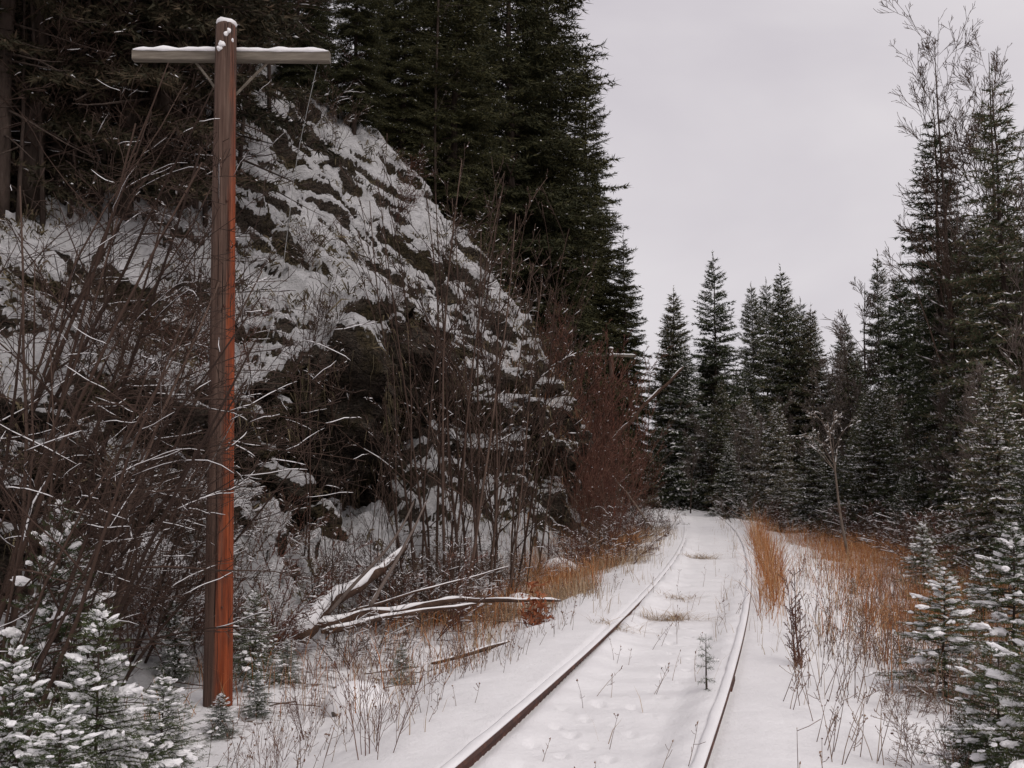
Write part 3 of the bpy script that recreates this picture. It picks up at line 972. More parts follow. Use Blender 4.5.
# slack wire hanging off the arm
mb = MB()
W = [at(318, 62, 9.62), at(296, 160, 9.55), at(284, 262, 9.45), at(273, 322, 9.35), at(252, 378, 9.28), at(233, 422, 9.22), at(204, 476, 9.2), at(172, 530, 9.3), at(150, 590, 9.4)]
W = np.array(W)
tt = np.linspace(0, len(W) - 1, 50)
W = np.stack([np.interp(tt, np.arange(len(W)), W[:, c]) for c in range(3)], 1)
for _ in range(3): W[1:-1] = (W[:-2] + W[1:-1] * 2 + W[2:]) / 4
mb.tube(W, .003, 5)
tag(link('slack_wire', mb.mesh('slack_wire', WIRE)), 'slack grey wire hanging down from the crossarm past the reddish pole', 'wire')

# ------------------------------------------------------------------ conifers
def stand(px, py_tip, Y, v, label, group=None, wide=1.0, base=None, name='spruce_tree', tilt=(0, 0), rz=None, bx=None):
    x = at(bx if bx is not None else px, 468, Y)[0]
    z = surf(x, Y) if base is None else base
    top = at(px, py_tip, Y)[2]
    return plant_conifer(v, (x, Y, z - 0.05), max(.3, top - z), random.Random(px * 7 + py_tip).random() * 6.28 if rz is None else rz, label, group, name, 'tree', wide, tilt)

FIR = [spruce(100 + i, 11, (2.15, 1.9, 2.4, 2.2, 1.75)[i], z0=(.05, .08, .04, .12, .05)[i], dz=(.23, .27, .23, .30, .21)[i], nb=(7, 6, 7, 6, 6)[i], power=(.74, .66, .84, .72, .64)[i], droop=(.30, .42, .25, .5, .35)[i],
              rise=.65, twig=.09, sub=.12, spacing=.045, ln=.13, wd=.042, dust=(.20, .30, .16, .26, .18)[i], snow=.08, snow_size=(.075, .028, .016), mats=(BARK, NEEDLE), gap=(.02, .07, .03, .12, .05)[i], dead=(0, .15, .1, .25, .1)[i]) for i in range(5)]
MIDS = [spruce(200 + i, 6, 1.6, z0=.03, dz=.21, nb=7, power=.8, droop=.35, rise=.6, twig=.075, sub=.10, spacing=.038, ln=.10, wd=.030, dust=(.42, .28, .36)[i], snow=.16, snow_size=(.085, .042, .026), mats=(BARK, NEEDLE)) for i in range(3)]
DROOP = [spruce(300 + i, 13, 2.2, z0=.08, dz=.33, nb=6, power=.62, droop=.45, rise=.35, twig=.09, sub=.12, spacing=.045, ln=.13, wd=.04, dust=.12, snow=.1, snow_size=(.10, .035, .02), mats=(BARK, NEEDLE), gap=.12, side=.34) for i in range(2)]
BIG = [spruce(400 + i, 20, 3.7, z0=.10, dz=.46, nb=6, power=.70, droop=.42, rise=.5, twig=.095, sub=.12, spacing=.042, ln=.14, wd=.042, snow=.05, snow_size=(.09, .03, .018), mats=(BARK, NEEDLE_DARK), gap=.08) for i in range(3)]
GR = 'spruces along the right side of the track'
rrt = random.Random(90)
right = [
    (679, 292, 50, 0, 1.05, 'lone slender spruce with pointed top, standing nearest the bend of the track'),
    (719, 258, 46, 1, 1.0, 'tallest pointed spruce just right of the far end of the track'),
    (757, 286, 52, 2, .85, 'left spire of the twin narrow spruces behind the young trees'),
    (770, 284, 53, 0, .85, 'right spire of the twin narrow spruces behind the young trees'),
    (787, 270, 46, 2, 1.0, 'sharp topped spruce beside the twin spires, its crown forked with a lower top'),
    (797, 302, 47, 1, 1.0, 'blunt spruce close against the sharp topped one next to the twin spires'),
    (818, 308, 45, 0, 1.1, 'ragged dark spruce rising behind the leaning pale birch'),
    (846, 322, 44, 1, 1.1, 'short dark spruce between the ragged one and the needle-thin one'),
    (877, 258, 37, 2, .75, 'needle-thin dark spruce with bare poles fanning beside its top'),
    (903, 272, 35, 1, 1.05, 'broad dark spruce below the drooping giant'),
]
for i_, (px, py, Y, v, wd, lab) in enumerate(right):
    stand(px, py, Y, FIR[(v + 2 * i_) % 5], lab, GR, wd, tilt=(rrt.uniform(-.025, .025), rrt.uniform(-.025, .025)))
stand(942, 112, 27, DROOP[0], 'giant spruce with long drooping tiers beside the tall bare tree', GR, 1.0)
stand(1016, 75, 23, DROOP[1], 'great dark spruce cut off at the right edge of the view', GR, 1.05)
stand(985, 215, 25, FIR[0], 'dense spruce filling the gap between the two giants at the right', GR, 1.25)
young = [
    (746, 392, 40, 0, 1.0, 'young bushy spruce low beside the far track, powdered with snow'),
    (702, 418, 44, 1, 1.0, 'young spruce hugging the outside of the bend'),
    (776, 402, 36, 2, 1.1, 'dark blue-green young spruce right of the russet grass clump'),
    (812, 430, 33, 0, 1.2, 'snow-dusted young spruce at the foot of the leaning birch, on its left'),
    (858, 415, 32, 1, 1.1, 'snow-dusted young spruce just right of the leaning birch'),
    (893, 385, 30, 2, 1.1, 'young spruce with drifted tiers below the broad dark spruce'),
    (925, 425, 27, 0, 1.2, 'low spruce behind the russet grass, its skirt white with snow'),
    (958, 392, 24, 1, 1.1, 'dusted spruce standing in front of the drooping giant'),
    (1000, 365, 17.5, 2, 1.25, 'heavily snow-laden young spruce at the right edge above the saplings'),
    (728, 440, 38, 2, 1.2, 'smallest young spruce at the end of the track'),
    (838, 452, 30, 2, 1.3, 'squat spruce in front of the leaning birch'),
    (1030, 420, 14.5, 0, 1.1, 'snow-laden spruce half cut by the right edge of the view'),
    (905, 470, 25, 1, 1.3, 'knee-high round spruce at the back of the russet grass'),
    (780, 470, 33, 1, 1.4, 'low spruce clump behind the tall russet grass by the rail'),
    (663, 430, 47, 2, 1.1, 'young spruce deep in the bend left of the track'),
]
for (px, py, Y, v, wd, lab) in young:
    stand(px, py, Y, MIDS[v], lab, 'young snow-dusted spruces below the right forest', wd)
rr = random.Random(21)
sky_x = [640, 660, 679, 700, 719, 740, 760, 790, 820, 850, 878, 905, 940, 1030]
sky_y = [390, 370, 335, 345, 310, 330, 330, 325, 345, 350, 330, 300, 230, 190]
for k in range(44):
    px = rr.uniform(645, 1060); Y = rr.uniform(42, 68) if px < 860 else rr.uniform(28, 50)
    py = np.interp(px, sky_x, sky_y) + rr.uniform(8, 75)
    v = FIR[k % 5] if k % 4 else MIDS[k % 3]
    stand(int(px), int(py), Y, v, 'dark spruce crowded in the back ranks of the right forest', 'spruces in the back ranks of the right forest', rr.uniform(.95, 1.3))

GL = 'tall dark spruces on the rocky slope'
left = [
    (552, -150, 41, 0, .92, 'tall dark spruce whose tiers stand out against the sky above the track'),
    (590, 60, 48, 1, .9, 'dark spruce half hidden behind the tall one that edges the sky'),
    (500, -200, 38, 2, .95, 'dark spruce rooted at the end of the rock ridge above the bare saplings'),
    (455, -180, 27.5, 0, .95, 'dark spruce above the rock ridge with a pale dead trunk beside it'),
    (400, -160, 26.5, 1, .85, 'dark spruce leaning over the middle of the snowy ridge'),
    (350, -170, 24.5, 2, .8, 'dark spruce at the top of the snowy ridge, right of the reddish pole'),
    (625, 235, 46, 2, .8, 'thin spruce at the sky edge behind the red thicket'),
    (530, 10, 45, 1, 1.0, 'dark spruce buried in the stand behind the red thicket'),
    (472, 0, 42, 2, 1.0, 'dark spruce deep in the stand behind the ridge end'),
]
for (px, py, Y, v, wd, lab) in left:
    stand(px, py, Y, BIG[v], lab, GL, wd)
for k, (px, py, Y) in enumerate([(290, -200, 23), (235, -160, 21.5), (178, -200, 20.5), (120, -150, 19.5), (62, -190, 18.5), (8, -160, 17.5), (-60, -150, 16.5),
                                 (310, -100, 28), (262, -120, 27), (205, -90, 26), (150, -120, 25), (92, -80, 24), (30, -100, 23), (-30, -100, 22), (375, -90, 31), (430, -60, 33), (560, 120, 44), (600, 190, 47)]):
    stand(px, py, Y, BIG[k % 3], 'dark spruce in the gloomy wood above the rock at upper left' if px < 320 else 'dark spruce in the far ranks behind the ridge',
          'spruces in the wood above the rock' if px < 320 else 'spruces in the ranks behind the ridge', .85)

DIM = [spruce(450 + i, 9, 2.0, z0=.06, dz=.33, nb=5, power=.62, droop=.5, rise=.4, twig=.085, sub=.11, spacing=.04, ln=.12, wd=.036, snow=.05, snow_size=(.06, .025, .015), mats=(BARK, NEEDLE_DIM), gap=.30, rad=.16, dead=.5) for i in range(2)]
rr = random.Random(77)
for k, (px, Y, h) in enumerate([(-15, 13.2, 9), (18, 14.6, 10), (52, 13.6, 9), (88, 14.8, 11), (122, 14.2, 9.5), (150, 15.6, 11), (184, 15.2, 10), (212, 17.0, 11), (70, 16.5, 11), (135, 17.5, 11), (190, 19, 11), (10, 17, 11)]):
    # stand them on the first ground above the ledges along this bearing
    yy = Y
    while yy < 26 and surf(at(px, 468, yy)[0], yy) < CAM_H + yy * (468 - float(np.interp(px, [0, 60, 200, 260, 320], [205, 195, 205, 120, 95]))) / F:
        yy += .15
    plant_conifer(DIM[k % 2], (at(px, 468, yy)[0], yy, surf(at(px, 468, yy)[0], yy) - .1), h, rr.random() * 6, 'dark spruce rooted along the brink of the rock at upper left', 'spruces along the brink of the rock', 'spruce_tree', 'tree', rr.uniform(.9, 1.15))

# ------------------------------------------------------------------ leafless trees and shrubs
def put(v, px, Y, h, label, group=None, name='bare_shrub', cat='shrub', wide=1.0, tilt=(0, 0), rz=None, dz=0.0):
    x = at(px, 468, Y)[0]
    z = surf(x, Y) + dz
    rz = random.Random(px * 13 + int(Y * 10)).random() * 6.28 if rz is None else rz
    return plant_bare(v, (x, Y, z), h, rz, label, group, name, cat, wide, 'crown' if cat == 'tree' else 'stems', tilt)

# right: tall bare hardwoods
HARD = [bare(500 + i, 1, 15, .115, spread=.004, base=.02, depth=4, kids=(18, 6, 3, 2), first=.28, angle=(.35, .75), lens=((.14, .28), (.36, .6), (.4, .7), (.4, .7)), up=.005, up2=7.0, gnarl=.045, gnarl0=.010, fine=.3, rmin=.0052, mat=TWIG, tmat=BARK, split=True, taper=.8, taper0=.95, rk=.34) for i in range(2)]
POLEY = [bare(520 + i, 1, 10, .055, spread=.02, base=.02, depth=3, kids=(20, 7, 4), first=.2, angle=(.32, .7), lens=((.12, .26), (.42, .65), (.45, .7)), up=.005, up2=6.0, gnarl=.05, gnarl0=.015, fine=.3, rmin=.006, mat=TWIG_GREY, tmat=BARK, split=True, taper0=.93, rk=.4, snow=.5, snow_b=.12, snow_r=.012) for i in range(3)]
def tall(px, py, Y, v, label, group=None, lean=0.0, wide=1.0):
    x = at(px, 468, Y)[0]
    h = at(px, py, Y)[2] - surf(x, Y)
    return put(v, px, Y, h, label, group, 'bare_tree', 'tree', wide, (0, lean), rz=random.Random(px).random() * 6)
GH = 'leafless hardwoods among the right spruces'
tall(963, -70, 25.5, HARD[0], 'tallest leafless tree at the right, its trunk running out of the top of the view', GH, .0)
tall(1003, -20, 25.8, HARD[1], 'leafless tree with upswept twigs right of the tallest bare trunk', GH)
tall(985, 10, 25.2, POLEY[0], 'thin leafless pole close on the right of the tallest bare trunk', GH, .01)
tall(1022, 30, 22.4, POLEY[1], 'thin leafless pole against the right edge of the view', GH, .03)
tall(872, 192, 37, POLEY[2], 'slim bare tree fanning up beside the needle-thin spruce', GH, -.01, 1.2)
tall(860, 262, 37, POLEY[0], 'short bare pole slanting left of the needle-thin spruce', GH, -.20)
tall(818, 290, 43, POLEY[1], 'bare pole beside the ragged spruce behind the birch', GH)
tall(838, 300, 41, POLEY[2], 'bare pole between the ragged spruce and the short one', GH, .03)
tall(760, 380, 37, POLEY[0], 'brown bare sapling tree in front of the twin spires', GH, .03)
tall(905, 330, 29, POLEY[1], 'brown bare tree before the broad dark spruce', GH, -.05)
tall(935, 300, 26, POLEY[2], 'brown bare tree among the tiers of the drooping giant', GH, .06)
tall(650, 325, 55, POLEY[1], 'pale bare tree in the sky gap above the bend of the track', GH, .02, 1.2)
tall(632, 300, 48, POLEY[2], 'pale bare tree at the sky edge of the left wood', GH, .02, 1.2)
for px_, py_, Y_ in ((690, 385, 41), (712, 350, 43), (735, 372, 39), (788, 350, 40), (805, 372, 36), (826, 345, 38), (880, 350, 31), (918, 372, 27), (948, 340, 24), (978, 335, 22)):
    tall(px_, py_, Y_, POLEY[px_ % 3], 'thin brown bare tree mixed into the right spruces', 'brown bare trees mixed into the right spruces', .02 * ((px_ % 5) - 2), 1.1)
tall(990, 300, 20, POLEY[0], 'brown bare tree at the right behind the heavily snow-laden spruce', GH, -.04)
BIRCH = bare(560, 1, 5, .055, spread=.01, base=.01, depth=3, split=True, kids=(6, 4, 3), first=.6, angle=(.5, 1.0), len=(.3, .5), up=.0, up2=.5, arch=.12, gnarl0=.03, gnarl=.05, rmin=.006, mat=BARK_PALE, snow=.5, snow_r=.012)
put(BIRCH, 848, 22.5, 4.6, 'slender pale birch leaning left out of the snowy young spruces', None, 'birch_tree', 'tree', 1.0, (0, -.27), rz=0)
SNAG = bare(566, 1, 15, .048, spread=.01, base=.01, depth=2, kids=(20, 3), first=.1, angle=(.9, 1.4), len=(.05, .14), up=.0, up2=.3, gnarl=.05, gnarl0=.022, rmin=.006, mat=TWIG_GREY, tmat=BARK, split=True, taper0=.5, rk=.22)
put(SNAG, 434, 26.5, 15, 'pale dead trunk with a few stubby branches above the rock ridge', None, 'dead_tree', 'tree', 1.0, (0, .0), rz=1)

DIMB = [bare(570 + i, 1, 9, .06, spread=.05, base=.02, depth=3, kids=(16, 6, 3), first=.12, angle=(.6, 1.2), lens=((.14, .34), (.3, .55), (.4, .6)), up=.0, up2=.6, gnarl=.09, gnarl0=.02, rmin=.005, mat=TWIG_DARK, tmat=BARK, split=True, taper0=.9, rk=.35, snow=.7, snow_b=.07, snow_r=.008) for i in range(3)]
rr = random.Random(12)
for k, (px, Y) in enumerate([(8, 11.5), (34, 12.6), (60, 11.8), (90, 13.0), (118, 12.4), (146, 13.4), (172, 13.0), (200, 14.2), (75, 14.4), (130, 15.2), (232, 16.0), (262, 18.0)]):
    while Y < 26 and surf(at(px, 468, Y)[0], Y) < CAM_H + Y * (468 - float(np.interp(px, [0, 60, 200, 260, 320], [225, 215, 225, 130, 100]))) / F:
        Y += .15
    put(DIMB[k % 3], px, Y, rr.uniform(6.5, 9.5), 'dark leafless tree among the gloomy spruces at upper left', 'dark leafless trees at upper left', 'bare_tree', 'tree', 1.0, (rr.uniform(-.06, .06), rr.uniform(-.08, .08)))

# tall thin saplings in front of the rock
TALL = [bare(600 + i, 4, 5.5, .026, spread=.22, base=.35, depth=3, kids=(6, 3, 2), first=.2, angle=(.4, .85), len=(.22, .40), up=.02, up2=1.2, gnarl=.07, gnarl0=.06, rmin=.0055, mat=TWIG_DARK, snow=.15, snow_r=.009) for i in range(3)]
GT = 'leafless sapling clumps in front of the rock'
for k, (px, Y, h, lab) in enumerate([
    (446, 15.6, 7.0, 'tallest sapling clump, its stems crossing the pale snow patch right of the dark overhang'),
    (472, 16.8, 6.6, 'sapling clump just right of the pale snow patch on the rock'),
    (500, 18.2, 6.8, 'sapling clump before the lower end of the rock ridge'),
    (526, 20.0, 5.6, 'thin sapling clump at the foot of the rock nose'),
    (418, 15.0, 4.6, 'short sapling clump left of the tall ones below the overhang'),
    (548, 21.5, 4.2, 'sapling clump where the rock meets the red thicket'),
    (455, 14.2, 3.0, 'low grey sapling clump behind the fallen trunks'),
    (330, 12.6, 2.2, 'small thin sapling standing beside the snow-capped log'),
    (300, 15.2, 4.6, 'thin sapling rising across the dark overhang, nearest the pole'),
    (436, 17.4, 7.0, 'tall sapling clump growing against the rock behind the tallest one'),
    (488, 16.0, 6.0, 'leaning sapling clump nearest the track before the ridge end'),
    (512, 17.2, 5.2, 'sapling clump above the level fallen branches'),
    (372, 14.4, 2.8, 'thin sapling above the snow-capped log')]):
    put(TALL[k % 3], px, Y, h, lab, GT, 'bare_sapling', 'sapling', .8)

# red thicket on the inside of the bend
RED = [bare(620 + i, 7, 4.2, .014, spread=.22, base=.5, depth=3, kids=(6, 4, 2), first=.15, angle=(.3, .8), len=(.25, .45), up=.02, up2=1.4, gnarl=.06, rmin=.0055, mat=(TWIG_RED, TWIG, TWIG_RED)[i], snow=.6, snow_b=.06, snow_r=.01) for i in range(3)]
rr = random.Random(8)
n = 0
for k in range(60):
    Y = 22.8 + 17 * (k / 60) + rr.uniform(-.6, .6)
    s = -rr.uniform(2.0, 4.4 if Y < 26 else 6.5)
    x = float(xc(Y)) + s * 1.03
    px = int(512 + x / Y * F)
    if px < 520: continue
    zb = surf(x, Y)
    hh = rr.uniform(2.2, 5.6) * (1.0 if s < -2.8 else .65)
    hh = min(hh, 5.6 - zb + rr.uniform(-.5, .3) if px > 555 else 4.4 - zb + rr.uniform(-.6, .3))
    if hh < 1.2: continue
    o = plant_bare(RED[k % 3], (x, Y, zb), hh, rr.random() * 6.28,
                   'red-brown leafless bush in the thicket on the inside of the bend', 'red-brown bushes left of the bend')

# brushwood between pole and rock, and up on the ledges
LOW = [bare(640 + i, 9, 1.5, .010, spread=.75, base=.4, depth=3, kids=(6, 4, 2), first=.12, angle=(.4, .95), len=(.3, .5), up=.0, up2=1.0, gnarl=.10, arch=.05, rmin=.0032, mat=TWIG, snow=1.0, snow_b=.5, snow_d=1, snow_r=.0055) for i in range(3)]
LOW += [bare(650 + i, 9, 1.4, .008, spread=.7, base=.4, depth=3, kids=(6, 4, 2), first=.12, angle=(.4, .95), len=(.3, .5), up=.0, gnarl=.10, arch=.05, rmin=.0032, mat=TWIG_RED, snow=.85, snow_b=.25, snow_r=.006) for i in range(2)]
rr = random.Random(4)
for k in range(36):
    px = rr.uniform(120, 430); Y = rr.uniform(10.8, 15.5)
    if 285 < px < 410 and Y < 13.2 and k % 3: continue
    put(LOW[k % 5], int(px), Y, rr.uniform(.8, 1.5), 'tangled snowy bush in the low brush between the pole and the rock', 'tangled bushes below the rock', wide=1.1)
for k in range(12):
    px = rr.uniform(430, 590); Y = 15.0 + (px - 430) / 160 * 7 + rr.uniform(-1, .6)
    put(LOW[k % 5], int(px), Y, rr.uniform(.7, 1.3), 'low brown bush at the foot of the rock nose', 'low bushes along the foot of the rock', wide=1.1)
for k in range(16):
    px = rr.uniform(585, 668); Y = rr.uniform(19, 31)
    x = at(px, 468, Y)[0]
    if float(lat(x, Y)) > -1.5 or float(lat(x, Y)) < -5: continue
    put(LOW[(k + 1) % 5], int(px), Y, rr.uniform(.8, 1.4), 'low frosted bush on the verge beneath the red thicket', 'frosted bushes on the left verge', wide=1.1)
rr = random.Random(41)
for k in range(20):
    px = rr.uniform(735, 1000); Y = float(np.interp(px, [735, 780, 900, 1000], [37, 31, 25, 18])) + rr.uniform(-1.5, 1.0)
    put(LOW[k % 5], int(px), Y, rr.uniform(.9, 1.7), 'frosted brown bush along the foot of the right forest', 'frosted bushes at the foot of the right forest', wide=1.2)
for k in range(9):
    px = rr.uniform(690, 752); Y = rr.uniform(43, 49)
    put(LOW[k % 5], int(px), Y, rr.uniform(.6, 1.1), 'low brown bush closing off the far end of the track', 'low bushes at the far end of the track', wide=1.3)
SLOPE = [bare(660 + i, 5, 1.6, .009, spread=.5, lean=(.35, -.35, 0), base=.2, depth=2, kids=(6, 4), first=.2, angle=(.4, .9), len=(.3, .5), up=.01, gnarl=.09, rmin=.0045, mat=TWIG, snow=.25, snow_r=.008) for i in range(3)]
rr = random.Random(14)
for k in range(26):
    px = rr.uniform(20, 545); py = rr.uniform(110, 460)
    h = hillhit(px, py)
    if h is None: continue
    plant_bare(SLOPE[k % 3], tuple(h), rr.uniform(.7, 2.0), rr.uniform(-.8, .8), 'spindly bush rooted on a snowy ledge of the rock', 'spindly bushes on the rock ledges', 'spindly_shrub')

rr = random.Random(63)
for k in range(16):
    i = int(rr.choice(np.where((hu > 21.5) & (hu < 25.8))[0])); j = int(rr.choice(np.where((ts > 3.6) & (ts < 7.2))[0]))
    p = HP[i, j]
    plant_bare(LOW[k % 5], tuple(p), rr.uniform(.8, 1.8), rr.random() * 6, 'dark scrubby bush breaking the edge of the snowy ridge', 'scrubby bushes on the edge of the ridge')
SCRUB = bare(670, 12, .9, .006, spread=.7, base=.3, depth=3, kids=(6, 4, 2), first=.12, angle=(.4, .95), len=(.3, .5), up=.01, gnarl=.09, rmin=.002, mat=WEED, snow=.85, snow_b=.15, snow_r=.005)
for k, (px, Y, h) in enumerate([(930, 6.9, .55), (985, 6.2, .6), (1020, 7.4, .8), (900, 8.4, .5), (965, 8.6, .7), (1015, 9.2, .8), (880, 10.6, .5), (1000, 5.4, .45)]):
    put(SCRUB, px, Y, h, 'low brown scrub among the green saplings at lower right', 'brown scrub at lower right')
# alder brush reaching in from the left
ALDER = [bare(680 + i, 6, 4.2, .022, spread=.25, lean=(.24, -.03, 0), base=.35, depth=3, kids=(7, 4, 2), first=.12, angle=(.55, 1.15), len=(.30, .52), up=-.004, up2=-.5, arch=.03, gnarl=.10, gnarl0=.06, fine=.25, rmin=.0026, mat=TWIG_DARK, snow=1.0, snow_b=.22, snow_d=1, snow_k=.85, snow_r=.0032, snow_el=.62, wind=(.004, 0, 0)) for i in range(3)]
for k, (px, Y, h, lab) in enumerate([
    (-30, 6.6, 3.6, 'snow-lined alder at the left edge, its arching twigs reaching nearest the camera'),
    (30, 8.2, 4.6, 'snow-lined alder with dark slanting stems left of the pole'),
    (75, 9.6, 4.4, 'alder behind the dark slanting stems, half way to the pole'),
    (-10, 9.8, 5.2, 'tall alder at the left edge, reaching up toward the crossarm'),
    (130, 10.8, 3.4, 'alder close behind the pole on its left, lowest of the brush'),
    (-60, 8.0, 5.0, 'alder mostly out of view at the left edge with upper twigs sweeping in'),
    (15, 12.0, 4.6, 'alder standing against the rock at the far left')]):
    put(ALDER[k % 3], px, Y, h, lab, 'alder bushes left of the pole', 'alder_bush', 'shrub', 1.0, rz=random.Random(k).uniform(-.35, .35))

# small stems in the foreground
FINE = [bare(700 + i, 7, .7, .004, spread=.35, base=.09, depth=2, kids=(4, 2), first=.25, angle=(.3, .6), len=(.3, .5), up=.03, gnarl=.05, rmin=.0013, mat=TWIG_RED) for i in range(2)]
GF = 'small red-stemmed shrubs by the track'
put(FINE[0], 372, 6.6, .80, 'red-stemmed little shrub in the foreground snow between pole and rail', GF, wide=1.0)
put(FINE[1], 318, 8.4, .55, 'smaller red-stemmed shrub beside the snow mound', GF)
put(FINE[1], 470, 9.8, .42, 'thin red-stemmed shrub left of the near rail', GF)
put(FINE[0], 270, 6.4, .45, 'thin red-stemmed shrub by the foot of the pole', GF)
DOCK = bare(720, 5, 1.0, .009, spread=.12, base=.07, depth=2, kids=(14, 6), first=.12, angle=(.5, 1.0), len=(.12, .22), up=.02, gnarl=.05, rmin=.003, mat=TWIG_RED)
put(DOCK, 797, 9.9, 1.05, 'reddish-brown dead stalk cluster standing upright right of the rail', None, 'dead_stalks', 'plant', 1.0)

# ------------------------------------------------------------------ near saplings
kw = dict(dust=.34, z0=.04, nb=6, droop=.18, rise=.6, twig=.034, sub=.048, spacing=.0040, ln=.023, wd=.0034, snow=.07, snow_size=(.034, .016, .012), sn_fine=True, rad=.014, mats=(BARK, NEEDLE_YOUNG))
NEARS = [spruce(800, 1.5, .62, dz=.07, power=.85, pillow=.20, **kw),
         spruce(801, 1.5, .66, dz=.08, power=.80, pillow=.16, **kw),
         spruce(802, 1.5, .70, dz=.07, power=.9, pillow=.26, **kw)]
kw2 = dict(kw); kw2.update(snow=.04, dust=.16, mats=(BARK, NEEDLE_YOUNG))
GREENY = spruce(810, 1.3, .60, dz=.085, power=.7, pillow=.14, **kw2)
GS = 'snow-laden spruce saplings near the track'
def sap(px, py, Y, v, label, wide=1.0, base=None, group=GS):
    x = at(px, 468, Y)[0]
    z = surf(x, Y)
    h = at(px, py, Y)[2] - z
    wide *= .86
    return plant_conifer(v, (x, Y, z - .02), h, random.Random(px).random() * 6, label, group, 'spruce_sapling', 'sapling', wide)
sap(63, 500, 7.4, NEARS[1], 'tall thin spruce sapling left of the pole with a dark bare stem', .85)
sap(105, 600, 6.0, NEARS[0], 'heavily snowed spruce sapling in the lower left foreground', 1.15)
sap(22, 640, 5.6, NEARS[2], 'spruce sapling half out of view in the lower left', 1.1)
sap(168, 672, 6.6, NEARS[2], 'low snow-pillowed sapling between the left saplings and the pole foot', 1.5)
sap(70, 700, 5.2, NEARS[2], 'squat snow-pillowed sapling at the bottom edge of the view on the left', 1.6)
sap(256, 588, 10.2, NEARS[0], 'bushy spruce sapling close behind the pole foot on its right', 1.15)
sap(290, 636, 10.6, NEARS[2], 'small snowed sapling right of the bushy one behind the pole foot', 1.3)
sap(226, 690, 8.5, NEARS[2], 'snow-buried little sapling in front of the pole foot', 1.6)
sap(180, 600, 10.6, NEARS[1], 'spruce sapling behind the pole on its left', 1.1)
sap(262, 668, 9.2, NEARS[0], 'snow-pillowed sapling leaning against the right of the pole foot', 1.5)
sap(938, 566, 9.2, NEARS[1], 'open-branched spruce sapling heavy with snow at right, before the russet grass', 1.6)
sap(1008, 522, 10.4, NEARS[1], 'taller spruce sapling at the right edge behind the open-branched one', 1.4)
sap(988, 640, 6.4, GREENY, 'greenest sapling in the lower right corner', 1.35)
sap(1030, 605, 5.9, GREENY, 'green sapling cut off at the right edge in the lower corner', 1.2)
sap(885, 602, 13.4, NEARS[1], 'little spruce sapling standing in the russet grass', 1.2)
sap(850, 576, 15.6, NEARS[2], 'little snowed sapling at the back of the russet grass, left of the other', 1.2)
sap(920, 520, 16.5, NEARS[0], 'waist-high sapling at the forest edge behind the russet grass', 1.2)
sap(975, 560, 13.0, NEARS[2], 'snowed sapling between the open-branched sapling and the forest', 1.2)
sap(960, 700, 6.7, GREENY, 'lowest green sapling beside the weeds at lower right', 1.3)
sap(404, 642, 10.8, NEARS[1], 'tiny sapling on the snow left of the rail, beside the mound', 1.4)
sap(446, 708, 7.8, NEARS[2], 'tiny snow-tufted sapling near the left rail', 1.6)
kw3 = dict(kw); kw3.update(ln=.05, snow=.1, spacing=.006, mats=(BARK, NEEDLE_YOUNG), nb=3)
PINE = spruce(820, .6, .17, dz=.12, power=.3, **kw3)
sap(703, 634, 8.35, PINE, 'lone little pine seedling growing beside the right rail', 1.0, group=None)

# ------------------------------------------------------------------ fallen logs, branches, mound
def log(name, pts, r0, r1, label, cat, cap=0.0, mat=None, group=None):
    pts = np.array(pts, float)
    t = np.linspace(0, len(pts) - 1, 26)
    P = np.stack([np.interp(t, np.arange(len(pts)), pts[:, c]) for c in range(3)], 1)
    for _ in range(4): P[1:-1] = (P[:-2] + 2 * P[1:-1] + P[2:]) / 4
    rr_ = np.linspace(r0, r1, 26) * (1 + .22 * np.array([mn.noise(Vector(p) * 5) for p in P]))
    P = P + np.array([[mn.noise(Vector(p) * 1.7), 0, mn.noise(Vector(p) * 1.9 + Vector((5, 0, 0))) - .3] for p in P]) * min(.07, r0 * 1.2)
    rr_[0] *= .55; rr_[-1] *= .45
    mb = MB(); mb.tube(P, rr_, 12)
    o = tag(link(name, mb.mesh(name, mat or LOGM)), label, cat, group)
    if cap:
        mb = MB()
        th = np.array([.75 + .5 * mn.noise(Vector(p) * 2.5) for p in P])
        Q = P.copy(); ra = np.maximum(.004, rr_ * cap * th); ra[0] *= .4; ra[-1] *= .4
        Q[:, 2] += rr_ * 0.72
        mb.tube(Q, ra, 10)
        link('snow_cap', mb.mesh('snow_cap', SNOW), o)
    return o
def onsurf(px, Y, dz):
    x = at(px, 468, Y)[0]
    return (x, Y, surf(x, Y) + dz)
def pix(px, py, Y):
    return tuple(at(px, py, Y))
log('fallen_log', [pix(296, 634, 12.0), pix(345, 592, 13.2), pix(408, 545, 14.9)], .12, .045, 'thick fallen log under a smooth cap of snow, slanting up toward the rock', 'log', 1.12)
GB = 'fallen branches right of the snow-capped log'
log('fallen_branch', [pix(318, 622, 12.3), pix(430, 602, 12.8), pix(560, 597, 13.3)], .055, .02, 'long fallen branch lying level toward the track with snow on top', 'branch', .95, group=GB)
log('fallen_branch', [pix(322, 632, 11.9), pix(400, 612, 12.3), pix(478, 604, 12.8)], .04, .015, 'shorter fallen branch just below the long level one', 'branch', .9, group=GB)
log('fallen_branch', [pix(350, 612, 12.6), pix(420, 590, 13.1), pix(510, 566, 14.2)], .022, .008, 'thin bent branch arching above the level fallen branches', 'branch', .8, group=GB)
log('fallen_branch', [pix(330, 612, 12.4), pix(390, 545, 12.8), pix(415, 500, 13.2)], .025, .01, 'thin branch leaning steeply over the snow-capped log', 'branch', 0, TWIG_GREY, group=GB)
